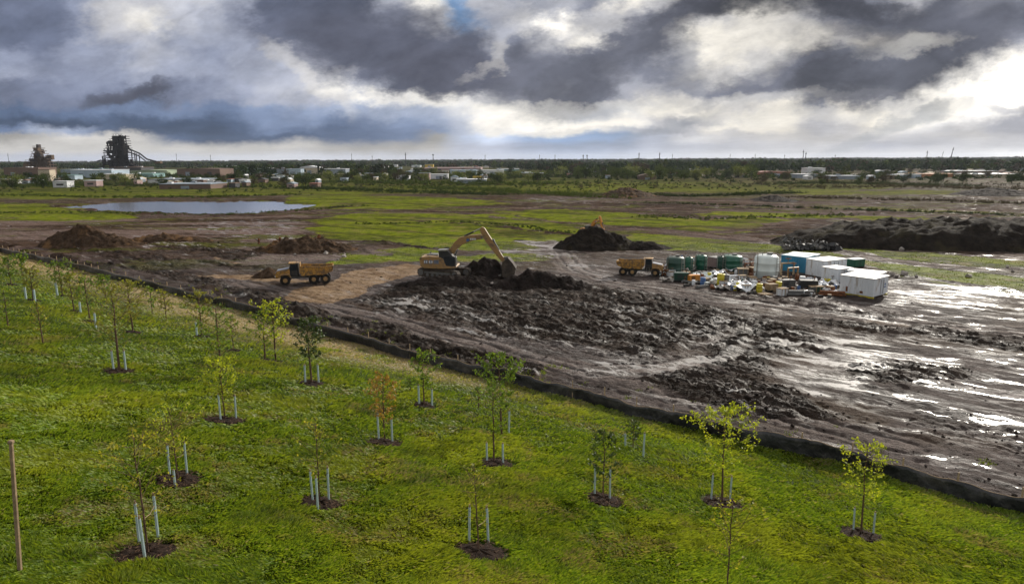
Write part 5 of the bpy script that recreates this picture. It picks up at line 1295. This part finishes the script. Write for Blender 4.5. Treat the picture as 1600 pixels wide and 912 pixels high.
e, X, Zz, k = furnace(195, 262, 208, fdark, fdk2, 'tall dark blast furnace with sloping conveyor on the left horizon', dict(outline=[(208, 190, 202), (214, 186, 204), (222, 179, 205), (232, 173, 206), (243, 170, 207), (252, 170, 211), (262, 170, 219)], core=213, step=3.6, pipes=60, boxes=26), 4)
m_ = MB()
for p in (200.5, 205): m_.box((X(p), -3, Zz(236)), (.9, .9, Zz(212)-Zz(262)))
for y in np.arange(216, 262, 5): m_.box((X(202.7), -3, Zz(y)), (4.5*k, .7, .7))
m_.build('stair_tower', fdark, e)
m_ = MB(); m_.box((X(168), -6, Zz(262)), (1.2, 1.2, Zz(242)-Zz(282)+.1)); m_.tube([(X(159), -6, Zz(250)), (X(164), -6, Zz(248.5)), (X(170), -6, Zz(250))], .8, 5); m_.box((X(171), -6, Zz(243)), (5*k, .8, .9)); m_.box((X(168), -6, Zz(252)), (4*k, .8, .9)); m_.build('gantry_frame', fdark, e)
m_ = MB(); m_.tube([(X(205), 0, Zz(231)), (X(222), 0, Zz(238.5)), (X(232), 0, Zz(247)), (X(247), 0, Zz(251))], 1.0, 5); m_.tube([(X(205), 0, Zz(236)), (X(220), 0, Zz(242)), (X(230), 0, Zz(250))], .8, 5)
m_.build('sloping_conveyor', fdark, e)
for p, y in ((209.5, 234), (214, 237), (216.5, 238), (221, 240)): MB().box((X(p), 0, (Zz(y)+0)/2), (.9, .9, Zz(y))).build('conveyor_leg', fdark, e)
m_ = MB(); m_.prism([(X(208), 0), (X(206), Zz(252)), (X(212), Zz(256)), (X(222), Zz(260)), (X(225), 0)], -5, 6); m_.build('ore_shed', fdk2, e)
MB().box((X(248), 3, Zz(252)), (9*k, 6, 3)).build('conveyor_head_house', ftan, e)
e, X, Zz, k = furnace(67, 266, 224, ftan, ftan2, 'smaller pale brown furnace tower at the far left horizon', dict(outline=[(224, 65, 69), (234, 64, 71), (238, 60, 75), (246, 55, 82), (252, 48, 84), (262, 45, 85)], core=228, step=4.2, pipes=34, boxes=24), 8)
MB().box((X(66.5), 0, Zz(229)), (3.6*k, 5, 10*k)).build('top_tower', ftan2, e)
MB().tube([(X(45), -4, Zz(251)), (X(52), -4, Zz(252)), (X(58), -4, Zz(250))], .9, 5).build('pipe', ftan2, e)

MAST = [(16,241,'thin mast at the far left edge of the horizon'),(278,241,'thin mast right of the conveyor head house'),(331,243,'faint mast on the left horizon'),(551,241,'slim mast left of the centre tall one'),(583,244,'short faint mast right of the slim left one'),(635,240,'tall dark mast above the centre town'),(678,243,'mast with a round head above the yellow block'),(759,243,'thin mast above the big white warehouse'),(844,243,'faint mast left of the middle of the plain'),(868,243,'slim mast beside the faint middle one'),(912,243,'left mast of a close pair above the mid trees'),(918,243,'right mast of a close pair above the mid trees'),(999,240,'thick mast above the mid trees'),(1031,240,'dark mast right of the thick one'),(1051,242,'slim mast third right of the thick one'),(1141,242,'thin mast above the long red roofed building'),(1180,242,'faint mast right of the red roofed building'),(1255,236,'tallest dark mast on the right horizon'),(1259,239,'shorter mast touching the tallest right one'),(1305,243,'faint mast on the right horizon'),(1448,237,'small mast on a hut on the right horizon'),(1469,238,'thin mast left of the leaning one'),(1484,232,'leaning lattice mast on the far right horizon'),(1226,243,'faint mast left of the tallest right one')]
for px, yt, ds in MAST:
    Y = 1500.0; x, _ = at_dist(px, Y); k = mpp((x, Y, 0)); yh = 252-(px/1600)*7; H = CAM_H+(yh-yt)*k+2; e = empty('radio_mast', (x, Y, 0)); tag(e, ds, 'mast', 'masts on the horizon')
    th = .55 if 'thin' in ds or 'faint' in ds or 'slim' in ds else 1.1; ln = 6 if 'leaning' in ds else 0
    MB().cyl((0, 0, 0), (ln, 0, H), th, th*.5, 6).build('pole', fdark, e)
    if 'round' in ds: MB().lathe([(.1, H-3), (1.8, H-1.5), (1.8, H), (.1, H+1)], n=10).build('head', fdark, e)
    else: MB().box((ln*.85, 0, H*.86), (th*3.2, th, 1.2)).build('antenna', fdark, e)

# trees
fol = [mat_leaf('foliage_dark', (.016, .028, .010), (.040, .060, .018), .2, spec=.03), mat_leaf('foliage_mid', (.030, .050, .012), (.07, .095, .022), .25, spec=.03), mat_leaf('foliage_spring', (.08, .11, .018), (.15, .17, .030), .3), mat_leaf('foliage_brown', (.035, .030, .022), (.075, .062, .040), .2, spec=.03)]
fbark = mat_basic('tree_bark', (.05, .038, .03), .9, .2, .5)
def crown_np(n, H, W, seed, leaf):
    g = np.random.default_rng(seed); ncl = max(5, n//28); cl = g.normal(0, 1, (ncl, 3)); cl /= np.linalg.norm(cl, axis=1)[:, None]; cl *= g.uniform(.3, .82, (ncl, 1))
    idx = g.integers(0, ncl, n); c = cl[idx]+g.normal(0, .17, (n, 3)); c[:, 2] = np.maximum(c[:, 2], -.85)
    c = c*np.array([W/2, W/2, H*.48])+np.array([0, 0, H*.52])
    d1 = g.normal(0, 1, (n, 3)); d1 /= np.linalg.norm(d1, axis=1)[:, None]; d2 = np.cross(d1, g.normal(0, 1, (n, 3))); d2 /= np.linalg.norm(d2, axis=1)[:, None]; s = leaf*g.uniform(.5, 1.4, (n, 1))
    return np.stack([c-d1*s, c+d2*s*.7, c+d1*s, c-d2*s*.7], 1).reshape(-1, 3)
TV = []
for v in range(6):
    cm = mesh_np('crown', crown_np(900, 1.0, [1.1, 1.3, .95, 1.5, 1.05, 1.25][v], 40+v, .036), np.arange(900*4).reshape(-1, 4), None)
    tm = MB().tube([(0, 0, -.02), (.01, 0, .3), (.0, .01, .62)], [.035, .026, .012], 6)
    for a in range(5): tm.tube([(0, 0, .28+.06*a), (math.cos(a*2.4)*.16, math.sin(a*2.4)*.16, .45+.06*a), (math.cos(a*2.4)*.28, math.sin(a*2.4)*.28, .6+.06*a)], [.014, .009, .004], 4)
    to = tm.build('trunk', fbark); TV.append((cm.data, to.data)); bpy.data.objects.remove(cm); bpy.data.objects.remove(to)
CV = {}
def tree(px, Y, H, v, kind, label, group):
    x, _ = at_dist(px, Y); e = empty('tree', (x, Y, 0), random.uniform(0, 6)); e.scale = (H, H, H*random.uniform(.9, 1.1)); tag(e, label, 'tree', group)
    key = (v, kind)
    if key not in CV: me = TV[v][0].copy(); me.materials.clear(); me.materials.append(fol[kind]); CV[key] = me
    if not TV[v][1].materials: TV[v][1].materials.append(fbark)
    for nm, me in (('trunk', TV[v][1]), ('crown', CV[key])): o = link(bpy.data.objects.new(nm, me)); o.parent = e
rt = random.Random(21); KN = ['dark green', 'mid green', 'bright spring green', 'bare brownish']
def belt(n, x0, x1, y0, y1, h0, h1, ks, where):
    for i in range(n):
        px = rt.uniform(x0, x1); Y = depth_of(rt.uniform(y0, y1)); kd = rt.choice(ks)
        tree(px, Y, rt.uniform(h0, h1), rt.randrange(6), kd, '%s tree standing %s' % (KN[kd], where), 'trees '+where)
belt(58, 850, 1180, 272, 283, 6, 10, [0, 1, 1, 2], 'in the belt beyond the middle of the plain')
belt(16, 0, 110, 280, 292, 5, 8, [0, 1, 2], 'at the far left below the pale furnace')
belt(10, 130, 250, 278, 286, 4, 7, [1, 2], 'between the sheds under the dark furnace')
belt(26, 250, 500, 274, 290, 4, 7, [0, 1, 3], 'among the sheds of the left town')
belt(40, 500, 700, 268, 284, 5, 8, [0, 1, 3, 2], 'left of the centre town')
belt(22, 700, 860, 272, 288, 4, 7, [0, 1, 2], 'among the sheds of the centre town')
belt(30, 1180, 1440, 270, 292, 4, 6, [0, 1, 3], 'around the right town')
belt(20, 1380, 1600, 276, 292, 4, 6, [0, 0, 3], 'at the far right beside the dark banks')

# far woods to the horizon: one mass
def woods():
    n = 15000; g = np.random.default_rng(77); px = g.uniform(-300, 1900, n); Y = 620*np.exp(g.random(n)**.8*math.log(9.5)); H = g.uniform(6, 11, n)*(1+.25*(Y > 2500))
    k = vnoise(px/60+Y/300, Y/240, 7) > np.where(px > 1050, .30, .42)-.25*(Y > 1300); k &= ~((Y < 1150) & (px < 300)); k &= ~((Y < 900) & (px > 640) & (px < 800)); px, Y, H = px[k], Y[k], H[k]
    H = H*(1+.35*np.clip(fbm(px/40, Y/500, 3, 5), -1, 1)); n = len(px); x = (px-800)/F*(Y*math.cos(PITCH)+CAM_H*math.sin(PITCH)); m_ = 34
    c = g.normal(0, 1, (n, m_, 3)); c /= np.linalg.norm(c, axis=2)[..., None]; c *= g.uniform(.45, 1, (n, m_, 1)); c[..., 2] = c[..., 2]*.5+.5
    W = H*g.uniform(.8, 1.5, n); c = c*np.stack([W/2, W/2, H], 1)[:, None, :]+np.stack([x, Y, 0*x], 1)[:, None, :]; c = c.reshape(-1, 3); N_ = len(c)
    sz = np.repeat(H*.17+Y*.0002, m_)[:, None]*g.uniform(.6, 1.4, (N_, 1)); d1 = g.normal(0, 1, (N_, 3)); d1 /= np.linalg.norm(d1, axis=1)[:, None]; d2 = np.cross(d1, g.normal(0, 1, (N_, 3))); d2 /= np.linalg.norm(d2, axis=1)[:, None]
    V = np.stack([c-d1*sz, c+d2*sz, c+d1*sz-d2*sz*.6], 1).reshape(-1, 3)
    tint = np.array([[.016, .030, .012], [.030, .050, .016], [.055, .075, .020], [.045, .036, .026]])[g.choice(4, n, p=[.45, .3, .1, .15])]*g.uniform(.7, 1.3, (n, 1))
    cc = np.repeat(np.concatenate([tint, np.ones((n, 1))], 1), m_*3, 0)
    o = mesh_np('far_woods', V, np.arange(len(V)).reshape(-1, 3), mat_leaf('far_foliage', None, None, .15, attr='bcol', spec=.03), attrs={'bcol': ('FLOAT_COLOR', cc)})
    tag(o, 'dark mass of distant woods stretching along the whole horizon', 'woods', kind='stuff')
woods()
# scrub along the ditches
def scrub(label, pts, wid, n, h0, h1, mi, seed, leafk=.16):
    g = np.random.default_rng(seed); P = np.array([plane_pt(*q) for q in pts]); seg = np.hypot(*(P[1:]-P[:-1]).T); ix = g.choice(len(seg), n, p=seg/seg.sum()); t = g.random((n, 1)); c = P[ix]*(1-t)+P[ix+1]*t+g.normal(0, wid/2, (n, 2))
    m_ = 44; H = g.uniform(h0, h1, n)*(1+.5*fbm(c[:, 0]/9, c[:, 1]/9, 2, seed)); z = terrain(c[:, 0], c[:, 1])
    q = g.normal(0, 1, (n, m_, 3)); q /= np.linalg.norm(q, axis=2)[..., None]; q *= g.uniform(.4, 1, (n, m_, 1)); q[..., 2] = np.abs(q[..., 2])
    q = q*np.stack([H*.8, H*.8, H], 1)[:, None]+np.stack([c[:, 0], c[:, 1], z-.1], 1)[:, None]; q = q.reshape(-1, 3); N_ = len(q)
    d1 = g.normal(0, 1, (N_, 3)); d1 /= np.linalg.norm(d1, axis=1)[:, None]; d2 = np.cross(d1, g.normal(0, 1, (N_, 3))); d2 /= np.linalg.norm(d2, axis=1)[:, None]; s = leafk*g.uniform(.6, 1.5, (N_, 1))
    V = np.stack([q-d1*s, q+d2*s, q+d1*s], 1).reshape(-1, 3)
    tag(mesh_np('scrub', V, np.arange(len(V)).reshape(-1, 3), fol[mi]), label, 'scrub', kind='stuff')
scrub('dark scrub along the ditch beyond the bright green field', [(455,292),(560,296),(640,299),(700,302),(790,305)], 9, 620, .8, 2.0, 0, 1)
scrub('dark green scrub along the ditch right of the centre', [(640,292),(760,296),(860,303),(960,309)], 10, 620, .9, 2.2, 1, 2)
scrub('low dark scrub along the bank under the far field', [(960,305),(1060,307),(1150,305),(1240,300)], 6, 380, .7, 1.5, 0, 3)
scrub('ragged scrub along the far shore of the pond', [(-100,303),(60,306),(160,309),(330,308),(480,303)], 5, 320, .5, 1.1, 1, 4)
scrub('low scrub and weeds on the near bank of the pond', [(-60,333),(100,332),(200,333),(330,336),(460,329),(560,322)], 3, 260, .3, .7, 1, 5, .1)
scrub('brown brush along the far right dirt banks', [(1240,292),(1340,293),(1450,294),(1600,298),(1800,303)], 14, 480, .8, 1.8, 3, 6)
scrub('dark hedge line below the right town', [(1200,288),(1300,287),(1400,290),(1520,292)], 10, 420, 1.2, 2.4, 0, 7)
scrub('grassy bushes along the left town edge', [(-100,292),(60,291),(150,292)], 12, 300, 1.5, 3.2, 1, 8)
scrub('weedy fringe growing along the outside of the black fence', [(0,396),(150,424),(320,466),(440,498),(560,532),(720,575)], 1.2, 170, .15, .42, 2, 9, .05)
scrub('broken dark scrub scattered over the far green flats', [(-100,288),(300,294),(620,291),(900,292),(1200,290)], 60, 700, .5, 1.6, 0, 12, .2)
scrub('brown weedy clumps scattered over the far flats', [(-100,284),(400,286),(700,288),(1000,289),(1300,286),(1700,290)], 60, 700, .5, 1.7, 3, 13, .2)
scrub('dark bushes crowding between the town sheds', [(-100,276),(300,277),(620,278),(900,276),(1200,277),(1700,278)], 90, 1100, 1.2, 3.4, 0, 14, .5)
scrub('green bushes crowding between the town sheds', [(-100,272),(300,274),(620,275),(900,272),(1200,273),(1700,274)], 120, 900, 1.4, 3.6, 1, 15, .5)

scrub('dark thicket in front of the left town sheds', [(60,289),(220,290),(340,291),(460,292)], 14, 330, 1.0, 2.6, 0, 16, .2)
scrub('mixed brush in front of the centre town', [(480,285),(620,286),(760,288),(900,287)], 22, 420, 1.0, 2.6, 1, 17, .3)
scrub('dark hedge line crossing the brown flats at centre right', [(1000,318),(1120,321),(1240,325),(1420,331),(1600,338)], 2.5, 260, .4, 1.0, 0, 18, .12)
scrub('low weeds along the wheel tracks right of the black conical heap', [(1000,338),(1110,343),(1230,338),(1330,336)], 4, 240, .25, .7, 1, 19, .1)
scrub('brown brush line below the far right dirt banks', [(1240,308),(1400,311),(1600,318),(1750,322)], 5, 300, .5, 1.3, 3, 20, .14)
scrub('thin ditch weeds crossing the bright green field', [(560,350),(700,347),(800,352),(900,366)], 1.6, 200, .2, .6, 0, 21, .08)
# ------------------------------------------------------------------ air: thin haze over the whole plain
hm_ = bpy.data.materials.new('haze'); hm_.use_nodes = True; N = NT(hm_.node_tree)
pv_ = N.add('ShaderNodeVolumePrincipled'); pv_.inputs['Color'].default_value = (.80, .87, 1.0, 1); pv_.inputs['Density'].default_value = .00004; pv_.inputs['Anisotropy'].default_value = .3
o_ = N.add('ShaderNodeOutputMaterial'); N.l.new(pv_.outputs[0], o_.inputs[1])
hz = MB().box((0, 0, 39), (26400, 26400, 84)).build('haze', hm_); tag(hz, 'thin bluish haze over the distant plain', 'haze', kind='stuff')
